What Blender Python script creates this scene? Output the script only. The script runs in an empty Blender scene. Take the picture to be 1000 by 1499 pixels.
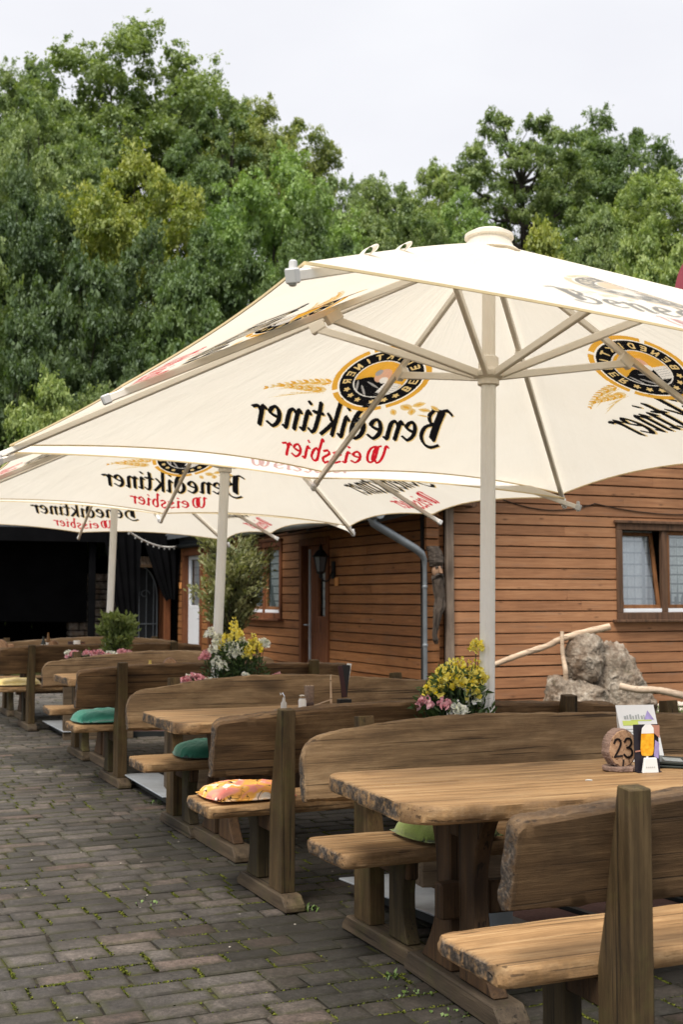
# Beer garden with plank tables, white parasols and a log house before a wooded slope
import bpy, bmesh, math, random
import numpy as np
from mathutils import Vector, Matrix, noise as mnoise

random.seed(7)
SC = bpy.context.scene
COL = SC.collection
R = math.radians
TH = R(24.0)


def uw(th):
    return (np.array([-math.sin(th), math.cos(th)]), np.array([math.cos(th), math.sin(th)]))


# ------------------------------------------------------------------ objects
def thing(name, label, cat, loc=(0, 0, 0), rz=0.0, group=None):
    o = bpy.data.objects.new(name, None)
    COL.objects.link(o)
    o.empty_display_size = 0.2
    o.location = loc
    o.rotation_euler = (0, 0, rz)
    o['label'] = label
    o['category'] = cat
    if group:
        o['group'] = group
    return o


def tag(o, label, cat, group=None):
    o['label'] = label
    o['category'] = cat
    if group:
        o['group'] = group
    return o


def structure(o):
    o['kind'] = 'structure'
    return o


def stuff(o, label=None, cat=None):
    o['kind'] = 'stuff'
    if label:
        o['label'] = label
        o['category'] = cat
    return o


def copy_tree(o, parent=None):
    c = o.copy()
    COL.objects.link(c)
    c.parent = parent
    for ch in list(o.children):
        copy_tree(ch, c)
    return c


# ------------------------------------------------------------------ mesh builder
class MB:
    def __init__(self):
        self.v = []
        self.f = []
        self.m = []
        self.a = []      # per-vertex attribute "edge"

    def add(self, verts, faces, mi=0, attr=None):
        b = len(self.v)
        self.v += [tuple(map(float, p)) for p in verts]
        self.f += [tuple(i + b for i in f) for f in faces]
        self.m += [mi] * len(faces)
        self.a += list(attr) if attr is not None else [0.0] * len(verts)
        return self

    def box(self, c, s, rot=None, mi=0, attr=0.0):
        hx, hy, hz = s[0] / 2, s[1] / 2, s[2] / 2
        P = [Vector((x, y, z)) for x in (-hx, hx) for y in (-hy, hy) for z in (-hz, hz)]
        if rot is not None:
            P = [rot @ p for p in P]
        P = [p + Vector(c) for p in P]
        F = [(0, 1, 3, 2), (4, 6, 7, 5), (0, 4, 5, 1), (2, 3, 7, 6), (0, 2, 6, 4), (1, 5, 7, 3)]
        return self.add(P, F, mi, [attr] * 8)

    def bar(self, p0, p1, w, h, up=(0, 0, 1), mi=0):
        p0, p1 = Vector(p0), Vector(p1)
        d = (p1 - p0).normalized()
        s = d.cross(Vector(up))
        if s.length < 1e-4:
            s = d.cross(Vector((1, 0, 0)))
        s.normalize()
        t = s.cross(d).normalized()
        P = []
        for p in (p0, p1):
            for a, b in ((-1, -1), (1, -1), (1, 1), (-1, 1)):
                P.append(p + s * (a * w / 2) + t * (b * h / 2))
        F = [(3, 2, 1, 0), (4, 5, 6, 7)] + [(i, (i + 1) % 4, (i + 1) % 4 + 4, i + 4) for i in range(4)]
        return self.add(P, F, mi)

    def tube(self, pts, rad, n=8, caps=True, mi=0, profile=None):
        pts = [Vector(p) for p in pts]
        if not hasattr(rad, '__len__'):
            rad = [rad] * len(pts)
        ref = Vector((0.3, 0.2, 1)).normalized()
        d0 = (pts[1] - pts[0]).normalized()
        if abs(d0.dot(ref)) > 0.9:
            ref = Vector((1, 0.1, 0)).normalized()
        P = []
        for i, p in enumerate(pts):
            d = (pts[min(i + 1, len(pts) - 1)] - pts[max(i - 1, 0)]).normalized()
            s = d.cross(ref).normalized()
            t = s.cross(d).normalized()
            for k in range(n):
                a = 2 * math.pi * k / n
                r = rad[i] * (profile[k % len(profile)] if profile else 1.0)
                P.append(p + s * (math.cos(a) * r) + t * (math.sin(a) * r))
        F = []
        for i in range(len(pts) - 1):
            for k in range(n):
                k2 = (k + 1) % n
                F.append((i * n + k, i * n + k2, (i + 1) * n + k2, (i + 1) * n + k))
        if caps:
            F.append(tuple(range(n - 1, -1, -1)))
            F.append(tuple((len(pts) - 1) * n + k for k in range(n)))
        return self.add(P, F, mi)

    def lathe(self, prof, n=16, c=(0, 0, 0), mi=0, sx=1.0, sy=1.0):
        P = []
        for r, z in prof:
            for k in range(n):
                a = 2 * math.pi * k / n
                P.append((c[0] + r * sx * math.cos(a), c[1] + r * sy * math.sin(a), c[2] + z))
        F = []
        for i in range(len(prof) - 1):
            for k in range(n):
                k2 = (k + 1) % n
                F.append((i * n + k, i * n + k2, (i + 1) * n + k2, (i + 1) * n + k))
        F.append(tuple(range(n - 1, -1, -1)))
        F.append(tuple((len(prof) - 1) * n + k for k in range(n)))
        return self.add(P, F, mi)

    def prism(self, poly, fn, t0, t1, mi=0):
        """poly in 2D (a,b); fn(a,b,t)->xyz"""
        n = len(poly)
        P = [fn(a, b, t0) for a, b in poly] + [fn(a, b, t1) for a, b in poly]
        F = [tuple(range(n - 1, -1, -1)), tuple(range(n, 2 * n))]
        F += [(i, (i + 1) % n, (i + 1) % n + n, i + n) for i in range(n)]
        return self.add(P, F, mi)

    def grid(self, fn, nu, nv, mi=0, attr=None):
        P = []
        A = []
        for j in range(nv + 1):
            for i in range(nu + 1):
                P.append(fn(i / nu, j / nv))
                if attr:
                    A.append(attr(i / nu, j / nv))
        w = nu + 1
        F = [(j * w + i, j * w + i + 1, (j + 1) * w + i + 1, (j + 1) * w + i) for j in range(nv) for i in range(nu)]
        return self.add(P, F, mi, A if attr else None)

    def build(self, name, mats, parent=None, smooth=None, bevel=0.0, attr=False, seg=1):
        me = bpy.data.meshes.new(name)
        me.from_pydata(self.v, [], self.f)
        if not isinstance(mats, (list, tuple)):
            mats = [mats]
        for m in mats:
            me.materials.append(m)
        me.polygons.foreach_set('material_index', self.m)
        if attr:
            at = me.attributes.new('edge', 'FLOAT', 'POINT')
            at.data.foreach_set('value', self.a)
        me.update()
        bm = bmesh.new()
        bm.from_mesh(me)
        bmesh.ops.recalc_face_normals(bm, faces=bm.faces)
        if bevel > 0:
            es = [e for e in bm.edges if e.is_manifold and e.calc_face_angle(0) > R(28)]
            bmesh.ops.bevel(bm, geom=es, offset=bevel, segments=seg, affect='EDGES', profile=0.6, clamp_overlap=True)
        bm.to_mesh(me)
        bm.free()
        if smooth is not None:
            me.polygons.foreach_set('use_smooth', [True] * len(me.polygons))
            me.set_sharp_from_angle(angle=R(smooth))
        o = bpy.data.objects.new(name, me)
        COL.objects.link(o)
        o.parent = parent
        return o


def quads_obj(name, V, mats, parent=None, tint=None, F=None, mi=None, smooth=False):
    """V: (n,4,3) array of quads (or verts with F)"""
    me = bpy.data.meshes.new(name)
    if F is None:
        n = len(V)
        V = np.asarray(V, dtype=np.float32).reshape(-1, 3)
        me.vertices.add(len(V))
        me.vertices.foreach_set('co', V.ravel())
        me.loops.add(4 * n)
        me.loops.foreach_set('vertex_index', np.arange(4 * n, dtype=np.int32))
        me.polygons.add(n)
        me.polygons.foreach_set('loop_start', np.arange(0, 4 * n, 4, dtype=np.int32))
    if not isinstance(mats, (list, tuple)):
        mats = [mats]
    for m in mats:
        me.materials.append(m)
    if mi is not None:
        me.polygons.foreach_set('material_index', np.asarray(mi, dtype=np.int32))
    if tint is not None:
        at = me.attributes.new('tint', 'FLOAT', 'POINT')
        at.data.foreach_set('value', np.repeat(np.asarray(tint, dtype=np.float32), 4))
    if smooth:
        me.polygons.foreach_set('use_smooth', [True] * len(me.polygons))
    me.update(calc_edges=True)
    me.validate()
    o = bpy.data.objects.new(name, me)
    COL.objects.link(o)
    o.parent = parent
    return o


# ------------------------------------------------------------------ materials
class NT:
    def __init__(self, name):
        self.mat = bpy.data.materials.new(name)
        self.mat.use_nodes = True
        self.t = self.mat.node_tree
        self.n = self.t.nodes
        self.b = self.n['Principled BSDF']
        self.out = self.n['Material Output']
        self.b.inputs['Roughness'].default_value = 0.7

    def node(self, ty, **kw):
        x = self.n.new(ty)
        for k, v in kw.items():
            setattr(x, k, v)
        return x

    def link(self, a, b):
        self.t.links.new(a, b)

    def setin(self, node, key, v):
        if hasattr(v, 'links') or isinstance(v, bpy.types.NodeSocket):
            self.link(v, node.inputs[key])
        else:
            node.inputs[key].default_value = v

    def coord(self, kind='Object'):
        return self.node('ShaderNodeTexCoord').outputs[kind]

    def rnd(self):
        return self.node('ShaderNodeObjectInfo').outputs['Random']

    def mapping(self, vec, scale=(1, 1, 1), rot=(0, 0, 0), loc=(0, 0, 0)):
        m = self.node('ShaderNodeMapping')
        self.link(vec, m.inputs['Vector'])
        m.inputs['Scale'].default_value = scale
        m.inputs['Rotation'].default_value = rot
        self.setin(m, 'Location', loc)
        return m.outputs[0]

    def noise(self, vec, scale=5, detail=4, rough=0.55, dist=0.0):
        x = self.node('ShaderNodeTexNoise')
        self.link(vec, x.inputs['Vector'])
        x.inputs['Scale'].default_value = scale
        x.inputs['Detail'].default_value = detail
        x.inputs['Roughness'].default_value = rough
        x.inputs['Distortion'].default_value = dist
        return x.outputs['Fac']

    def vor(self, vec, scale=5, feat='F1', rnd=1.0):
        x = self.node('ShaderNodeTexVoronoi', feature=feat)
        self.link(vec, x.inputs['Vector'])
        x.inputs['Scale'].default_value = scale
        x.inputs['Randomness'].default_value = rnd
        return x.outputs['Distance']

    def ramp(self, fac, stops, interp='LINEAR'):
        x = self.node('ShaderNodeValToRGB')
        x.color_ramp.interpolation = interp
        el = x.color_ramp.elements
        while len(el) < len(stops):
            el.new(0.5)
        for e, (p, c) in zip(el, stops):
            e.position = p
            e.color = (c[0], c[1], c[2], 1) if hasattr(c, '__len__') else (c, c, c, 1)
        self.setin(x, 'Fac', fac)
        return x.outputs['Color']

    def mix(self, fac, a, b, mode='MIX'):
        x = self.node('ShaderNodeMix', data_type='RGBA', blend_type=mode)
        x.clamp_factor = True
        self.setin(x, 0, fac)
        for i, v in ((6, a), (7, b)):
            if isinstance(v, bpy.types.NodeSocket):
                self.link(v, x.inputs[i])
            else:
                x.inputs[i].default_value = (v[0], v[1], v[2], 1)
        return x.outputs[2]

    def math(self, op, a, b=0.0, clamp=False):
        x = self.node('ShaderNodeMath', operation=op)
        x.use_clamp = clamp
        self.setin(x, 0, a)
        self.setin(x, 1, b)
        return x.outputs[0]

    def attr(self, name, out='Fac'):
        x = self.node('ShaderNodeAttribute')
        x.attribute_name = name
        return x.outputs[out]

    def bump(self, h, strength=0.3, dist=0.01):
        x = self.node('ShaderNodeBump')
        x.inputs['Strength'].default_value = strength
        x.inputs['Distance'].default_value = dist
        self.link(h, x.inputs['Height'])
        self.link(x.outputs[0], self.b.inputs['Normal'])

    def col(self, c):
        if isinstance(c, bpy.types.NodeSocket):
            self.link(c, self.b.inputs['Base Color'])
        else:
            self.b.inputs['Base Color'].default_value = (c[0], c[1], c[2], 1)
        return self

    def rough(self, v):
        self.setin(self.b, 'Roughness', v)
        return self

    def spec(self, v):
        self.b.inputs['Specular IOR Level'].default_value = v
        return self


def simple(name, c, rough=0.6, var=0.12, scale=14.0, metal=0.0, bump=0.0, spec=0.4):
    m = NT(name)
    co = m.coord()
    nz = m.noise(co, scale, 5, 0.6)
    k = m.ramp(nz, [(0.25, 1 - var), (0.75, 1 + var * 0.6)])
    m.col(m.mix(1.0, c, k, 'MULTIPLY'))
    m.b.inputs['Metallic'].default_value = metal
    m.rough(rough).spec(spec)
    if bump:
        m.bump(m.noise(co, scale * 4, 4), bump, 0.01)
    return m.mat


def wood(name, dark, mid, light, axis=0, stain=(0.06, 0.05, 0.04), stain_amt=0.5, edge=True, bump=0.35, rough=0.72, moss=0.0, grain=1.0):
    m = NT(name)
    co = m.coord()
    r = m.rnd()
    off = m.node('ShaderNodeVectorMath', operation='ADD')
    comb = m.node('ShaderNodeCombineXYZ')
    for i in range(3):
        m.link(m.math('MULTIPLY', r, (37.0, 11.0, 23.0)[i]), comb.inputs[i])
    m.link(co, off.inputs[0])
    m.link(comb.outputs[0], off.inputs[1])
    v = off.outputs[0]

    def sc(l, t):
        s = [t, t, t]
        s[axis] = l
        return tuple(s)
    # long soft figure, distorted
    w1 = m.noise(m.mapping(v, sc(0.9 * grain, 3.2 * grain)), 2.0, 7, 0.68, 0.9)
    w2 = m.noise(m.mapping(v, sc(1.3 * grain, 40.0 * grain)), 2.0, 6, 0.74, 0.25)
    w3 = m.noise(m.mapping(v, sc(5.0, 130.0)), 2.0, 4, 0.7)
    rings = m.node('ShaderNodeTexWave', wave_type='BANDS', bands_direction='DIAGONAL')
    m.link(m.mapping(v, sc(0.25, 3.2)), rings.inputs['Vector'])
    rings.inputs['Scale'].default_value = 2.4 * grain
    rings.inputs['Distortion'].default_value = 9.0
    rings.inputs['Detail'].default_value = 3.0
    rings.inputs['Detail Scale'].default_value = 0.7
    g = m.math('ADD', m.math('MULTIPLY', w1, 0.34), m.math('MULTIPLY', w2, 0.42))
    g = m.math('ADD', g, m.math('MULTIPLY', rings.outputs['Fac'], 0.07))
    g = m.math('ADD', g, m.math('MULTIPLY', w3, 0.20))
    c = m.ramp(g, [(0.36, dark), (0.52, mid), (0.66, light)])
    # knots
    kn = m.vor(m.mapping(v, sc(1.7, 4.6)), 1.0)
    kf = m.ramp(kn, [(0.05, 1.0), (0.11, 0.75), (0.24, 0.0)])
    c = m.mix(m.math('MULTIPLY', kf, 0.75), c, tuple(0.45 * q for q in dark))
    # weather stains
    st = m.noise(m.mapping(v, sc(1.2, 2.4)), 1.7, 6, 0.68, 0.6)
    c = m.mix(m.math('MULTIPLY', m.ramp(st, [(0.45, 0.0), (0.72, 1.0)]), stain_amt), c, stain)
    # hairline cracks along the grain
    cr = m.noise(m.mapping(v, sc(0.7, 46.0)), 1.6, 2, 0.5, 0.2)
    cf = m.ramp(cr, [(0.345, 1.0), (0.375, 0.0)])
    c = m.mix(m.math('MULTIPLY', cf, 0.75), c, tuple(0.3 * q for q in dark))
    if moss:
        mo = m.noise(v, 6.0, 5, 0.7)
        c = m.mix(m.math('MULTIPLY', m.ramp(mo, [(0.5, 0.0), (0.75, 1.0)]), moss), c, (0.10, 0.10, 0.025))
    k = m.ramp(m.math('FRACT', m.math('MULTIPLY', r, 7.31)), [(0.0, (0.80, 0.80, 0.82)), (0.5, (1.0, 0.97, 0.92)), (1.0, (1.16, 1.13, 1.10))])
    c = m.mix(1.0, c, k, 'MULTIPLY')
    h = m.math('SUBTRACT', m.math('ADD', w2, m.math('MULTIPLY', w3, 0.6)), m.math('MULTIPLY', cf, 0.8))
    if edge:
        e = m.attr('edge')
        en = m.noise(m.mapping(v, (9, 9, 9)), 3.0, 6, 0.75)
        em = m.math('MULTIPLY', m.math('POWER', e, 1.6), m.ramp(en, [(0.36, 0.0), (0.52, 1.0)]))
        bark = m.ramp(m.noise(m.mapping(v, (22, 22, 22)), 3.0, 4, 0.7), [(0.3, (0.012, 0.010, 0.009)), (0.52, (0.05, 0.04, 0.032)), (0.74, (0.22, 0.16, 0.11))])
        c = m.mix(em, c, bark)
        h = m.math('ADD', h, m.math('MULTIPLY', m.math('MULTIPLY', e, en), 2.4))
    m.col(c)
    m.rough(m.ramp(w2, [(0.2, rough - 0.1), (0.8, rough + 0.12)]))
    m.spec(0.25)
    m.bump(h, bump, 0.006)
    return m.mat
SKY_LO, SKY_HI, SUN_E = 1.065, 2.9, 3.9
# ------------------------------------------------------------------ camera and light
H = 1.47
F_PX = 1800.0
HY = 872.0
cam_d = bpy.data.cameras.new('camera')
cam = bpy.data.objects.new('camera', cam_d)
COL.objects.link(cam)
SC.camera = cam
cam.location = (0, 0, H)
cam.rotation_euler = (R(90) + math.atan((HY - 749.5) / F_PX), 0, 0)
cam_d.sensor_fit = 'VERTICAL'
cam_d.sensor_height = 36.0
cam_d.lens = F_PX / 1499.0 * 36.0
cam_d.clip_start = 0.05
cam_d.clip_end = 2000
cam_d.dof.use_dof = True
cam_d.dof.focus_distance = 5.2
cam_d.dof.aperture_fstop = 5.0

world = bpy.data.worlds.new('World')
SC.world = world
world.use_nodes = True
wt = world.node_tree
wn = wt.nodes
for n_ in list(wn):
    wn.remove(n_)
w_out = wn.new('ShaderNodeOutputWorld')
SUN_EL, SUN_AZ = R(56), R(205)   # azimuth clockwise from +Y: behind the camera, a little to the left
sky = wn.new('ShaderNodeTexSky')
sky.sky_type = 'NISHITA'
sky.sun_disc = False
sky.sun_elevation = SUN_EL
sky.sun_rotation = SUN_AZ
bg1 = wn.new('ShaderNodeBackground')
bg1.inputs['Strength'].default_value = 0.10
wt.links.new(sky.outputs[0], bg1.inputs['Color'])
# closed cloud cover: brighter towards the zenith, with faint cloud structure
tc = wn.new('ShaderNodeTexCoord')
sep = wn.new('ShaderNodeSeparateXYZ')
wt.links.new(tc.outputs['Generated'], sep.inputs[0])
rp = wn.new('ShaderNodeValToRGB')
el = rp.color_ramp.elements
el[0].position = 0.0
el[0].color = (0.875, 0.88, 0.93, 1)
el[1].position = 0.42
el[1].color = (0.91, 0.915, 0.955, 1)
e3 = el.new(1.0)
e3.color = (1.0, 1.0, 1.0, 1)
wt.links.new(sep.outputs['Z'], rp.inputs['Fac'])
mp = wn.new('ShaderNodeMapping')
mp.inputs['Scale'].default_value = (1.6, 1.6, 4.0)
wt.links.new(tc.outputs['Generated'], mp.inputs[0])
cn = wn.new('ShaderNodeTexNoise')
cn.inputs['Scale'].default_value = 2.2
cn.inputs['Detail'].default_value = 5
wt.links.new(mp.outputs[0], cn.inputs['Vector'])
cr = wn.new('ShaderNodeValToRGB')
cr.color_ramp.elements[0].position = 0.3
cr.color_ramp.elements[0].color = (0.95, 0.95, 0.965, 1)
cr.color_ramp.elements[1].position = 0.7
cr.color_ramp.elements[1].color = (1.04, 1.04, 1.03, 1)
wt.links.new(cn.outputs['Fac'], cr.inputs[0])
mu = wn.new('ShaderNodeMix')
mu.data_type = 'RGBA'
mu.blend_type = 'MULTIPLY'
mu.inputs[0].default_value = 1.0
wt.links.new(rp.outputs[0], mu.inputs[6])
wt.links.new(cr.outputs[0], mu.inputs[7])
zs = wn.new('ShaderNodeMapRange')
zs.inputs['From Min'].default_value = 0.50
zs.inputs['From Max'].default_value = 1.0
zs.inputs['To Min'].default_value = SKY_LO
zs.inputs['To Max'].default_value = SKY_HI
wt.links.new(sep.outputs['Z'], zs.inputs['Value'])
bg2 = wn.new('ShaderNodeBackground')
wt.links.new(mu.outputs[2], bg2.inputs['Color'])
wt.links.new(zs.outputs[0], bg2.inputs['Strength'])
ms = wn.new('ShaderNodeMixShader')
ms.inputs[0].default_value = 0.94
wt.links.new(bg1.outputs[0], ms.inputs[1])
wt.links.new(bg2.outputs[0], ms.inputs[2])
wt.links.new(ms.outputs[0], w_out.inputs[0])

sun_d = bpy.data.lights.new('sun', 'SUN')
sun = bpy.data.objects.new('sun', sun_d)
COL.objects.link(sun)
sun_d.energy = SUN_E
sun_d.angle = R(20)
sun_d.color = (1.0, 0.95, 0.87)
sdir = Vector((math.sin(SUN_AZ) * math.cos(SUN_EL), math.cos(SUN_AZ) * math.cos(SUN_EL), math.sin(SUN_EL)))
sun.rotation_euler = sdir.to_track_quat('Z', 'Y').to_euler()
sun.location = sdir * 60

SC.view_settings.view_transform = 'Standard'
SC.view_settings.look = 'None'
SC.view_settings.exposure = 0
SC.cycles.max_bounces = 8
SC.cycles.transparent_max_bounces = 12
SC.cycles.use_denoising = True
# ------------------------------------------------------------------ wood materials
M_TOP = wood('table_top_wood', (0.165, 0.086, 0.034), (0.345, 0.204, 0.090), (0.50, 0.335, 0.170), 0, (0.105, 0.064, 0.032), 0.42, rough=0.6, grain=1.0)
M_SEAT = wood('seat_wood', (0.145, 0.078, 0.032), (0.315, 0.188, 0.086), (0.48, 0.325, 0.172), 0, (0.09, 0.058, 0.032), 0.45)
M_BACK = wood('backrest_wood', (0.085, 0.048, 0.021), (0.235, 0.148, 0.074), (0.39, 0.265, 0.145), 0, (0.058, 0.038, 0.021), 0.52, bump=0.45)
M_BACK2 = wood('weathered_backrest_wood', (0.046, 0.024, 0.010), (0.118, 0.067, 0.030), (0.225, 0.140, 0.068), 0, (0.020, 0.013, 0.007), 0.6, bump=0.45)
M_POST = wood('post_wood', (0.030, 0.018, 0.007), (0.078, 0.049, 0.020), (0.140, 0.092, 0.041), 2, (0.022, 0.017, 0.008), 0.55, edge=False, moss=0.35)
M_FOOT = wood('foot_wood', (0.030, 0.021, 0.013), (0.074, 0.053, 0.033), (0.125, 0.093, 0.060), 1, (0.04, 0.034, 0.026), 0.6, edge=False, moss=0.3)
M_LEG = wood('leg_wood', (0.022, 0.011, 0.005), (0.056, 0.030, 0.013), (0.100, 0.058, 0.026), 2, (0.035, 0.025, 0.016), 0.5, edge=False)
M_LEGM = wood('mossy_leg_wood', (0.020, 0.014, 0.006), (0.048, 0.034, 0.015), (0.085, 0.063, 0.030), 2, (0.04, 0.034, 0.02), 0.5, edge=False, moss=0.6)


def fbm(x, y=0.0, z=0.0):
    return mnoise.fractal(Vector((x, y, z)), 1.0, 2.0, 4)


SIDE_E = 0.42


def slab(mb, L, W, T, place, seed=0, r=0.10, ylow=None, yhigh=None, rough_side=0.006, rough_end=0.012, ch=0.007, nx=64, round_low=True, round_high=True, warp=0.004, serr=0.0):
    """plank in (x along, y across, z thick); place maps it to xyz"""
    ylow = ylow or (lambda x: -W / 2)
    yhigh = yhigh or (lambda x: W / 2)
    # sections are denser at the ends
    xs = []
    for i in range(nx + 1):
        t = i / nx
        xs.append(L * (0.5 - 0.5 * math.cos(math.pi * t)) * 0.75 + L * t * 0.25)
    K = 8
    V, A = [], []
    n_loop = 2 * K + 6
    for i, x in enumerate(xs):
        d = min(x, L - x)
        y0, y1 = ylow(x), yhigh(x)
        cut = 0.0
        if d < r:
            cut = r - math.sqrt(max(0.0, r * r - (r - d) ** 2))
        y0 += cut if round_low else 0
        y1 -= cut if round_high else 0
        end = (i == 0 or i == nx)
        c = ch
        tz = T / 2 - (ch * 0.8 if end else 0)
        s = 1 if i <= nx / 2 else -1

        def sd(y, sg, k):
            q = rough_side * fbm(x * 7 + seed * 3.1, k * 2.3, sg * 5.0)
            if serr:
                q += serr * (0.5 - abs((x * 33 + k) % 1 - 0.5)) * 2 * (0.6 + 0.8 * fbm(x * 4, seed))
            return y + q

        loop = []
        for k in range(K):                                     # top, low -> high
            f = k / (K - 1)
            yy = y0 + c + (y1 - y0 - 2 * c) * f
            if k == 0:
                yy = sd(yy, -1, 0)
            if k == K - 1:
                yy = sd(yy, 1, 0)
            loop.append((yy, tz + warp * fbm(x * 1.7 + seed, yy * 3), 0.15 if k in (0, K - 1) else 0.0))
        loop.append((sd(y1, 1, 1), tz - c, SIDE_E))
        loop.append((sd(y1, 1, 2) + 0.003, 0.0, SIDE_E))
        loop.append((sd(y1, 1, 3), -tz + c, SIDE_E))
        for k in range(K):                                     # underside
            f = 1 - k / (K - 1)
            yy = y0 + c + (y1 - y0 - 2 * c) * f
            loop.append((yy, -tz, 0.0))
        loop.append((sd(y0, -1, 3), -tz + c, SIDE_E))
        loop.append((sd(y0, -1, 2) - 0.003, 0.0, SIDE_E))
        loop.append((sd(y0, -1, 1), tz - c, SIDE_E))
        for (yy, zz, a) in loop:
            xx = x
            if d < 0.02:
                q = abs(fbm(yy * 16 + seed, zz * 14, s)) * rough_end
                if serr:
                    q += serr * 0.8 * (0.5 - abs((yy * 40) % 1 - 0.5)) * 2
                xx = x + s * q * (1 if end else 0.5)
                a = 1.0 if end else max(a, 0.35)
            V.append(place(xx, yy, zz))
            A.append(a)
    n = n_loop
    F = []
    for i in range(nx):
        for k in range(n):
            k2 = (k + 1) % n
            F.append((i * n + k, (i + 1) * n + k, (i + 1) * n + k2, i * n + k2))
    # end caps as strips so the ends stay rough
    for base, flip in ((0, False), (nx * n, True)):
        top = list(range(K))
        bot = [K + 3 + (K - 1 - k) for k in range(K)]
        for k in range(K - 1):
            q = (base + top[k], base + top[k + 1], base + bot[k + 1], base + bot[k])
            F.append(q if not flip else q[::-1])
        q = (base + K - 1, base + K, base + K + 1, base + K + 2, base + K + 3)
        F.append(q if not flip else q[::-1])
        q = (base + 0, base + n - 1, base + n - 2, base + n - 3, base + 2 * K + 2)
        F.append(q[::-1] if not flip else q)
    mb.add(V, F, 0, A)


def flared(y0, y1, zb, zt, wt_in, flare, side):
    """outline in (y,z) of an upright whose outer edge (side -1 or +1) sweeps out towards the foot and the top"""
    pts_o = []
    for i in range(13):
        t = i / 12
        z = zb + (zt - zb) * t
        f = abs(2 * t - 1) ** 2.2
        amt = flare * f * (1.0 if t < 0.5 else 0.75)
        if side > 0:
            pts_o.append((y1 + amt, z))
        else:
            pts_o.append((y0 - amt, z))
    if side > 0:
        return [(y0, zb)] + pts_o + [(y0, zt)]
    return [(y1, zt)] + pts_o[::-1] + [(y1, zb)]


def foot(name, x, y0, y1, root, h=0.075, w=0.105, m=None):
    mb = MB()
    c = 0.05
    poly = [(y0, 0.004), (y1, 0.004), (y1, h * 0.45), (y1 - c, h), (y0 + c, h), (y0, h * 0.45)]
    mb.prism(poly, lambda a, b, t: (t, a, b), x - w / 2, x + w / 2)
    return mb.build(name, m or M_FOOT, root, bevel=0.007)


def make_table(label, p, L, W, rz=TH, seed=0, group='plank tables of the beer garden', z=0.78):
    t = thing('garden_table', label, 'table', (p[0], p[1], 0), rz, group)
    mb = MB()
    T = 0.062
    def seam(x):
        return 0.05 + 0.012 * math.sin(1.7 * x + seed)
    slab(mb, L, W, T, lambda x, y, q: (x, y, z - T / 2 + q), seed, r=0.13, rough_side=0.009, rough_end=0.016, ch=0.009, round_high=False,
         ylow=lambda x: -W / 2 - 0.012 * math.sin(x * 2.3 + seed), yhigh=lambda x: seam(x) - 0.0035, serr=0.004, nx=110)
    slab(mb, L - 0.012, W, T - 0.004, lambda x, y, q: (x + 0.006, y, z - T / 2 + q), seed + 2, r=0.11, rough_side=0.009, rough_end=0.016, ch=0.009, round_low=False,
         ylow=lambda x: seam(x) + 0.0035, yhigh=lambda x: W / 2 + 0.01 * math.sin(x * 3.1 + seed), serr=0.004, nx=110)
    mb.build('tabletop', M_TOP, t, smooth=38, attr=True)
    # a shallow seam between the two planks
    for sx in (0.40, L - 0.40):
        foot('foot', sx, -0.40, 0.40, t, 0.085, 0.12)
        for sd in (-1, 1):
            a, b = (0.035, 0.15) if sd > 0 else (-0.15, -0.035)
            mb = MB()
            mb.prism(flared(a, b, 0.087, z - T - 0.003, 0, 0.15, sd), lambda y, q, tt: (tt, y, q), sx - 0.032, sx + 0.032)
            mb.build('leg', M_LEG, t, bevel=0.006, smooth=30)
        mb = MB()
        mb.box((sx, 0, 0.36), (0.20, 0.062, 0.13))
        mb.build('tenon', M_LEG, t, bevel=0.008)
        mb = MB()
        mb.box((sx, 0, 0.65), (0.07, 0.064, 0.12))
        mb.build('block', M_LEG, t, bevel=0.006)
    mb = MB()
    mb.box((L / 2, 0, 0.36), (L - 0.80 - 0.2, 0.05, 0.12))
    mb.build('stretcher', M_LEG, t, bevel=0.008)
    return t


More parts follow.
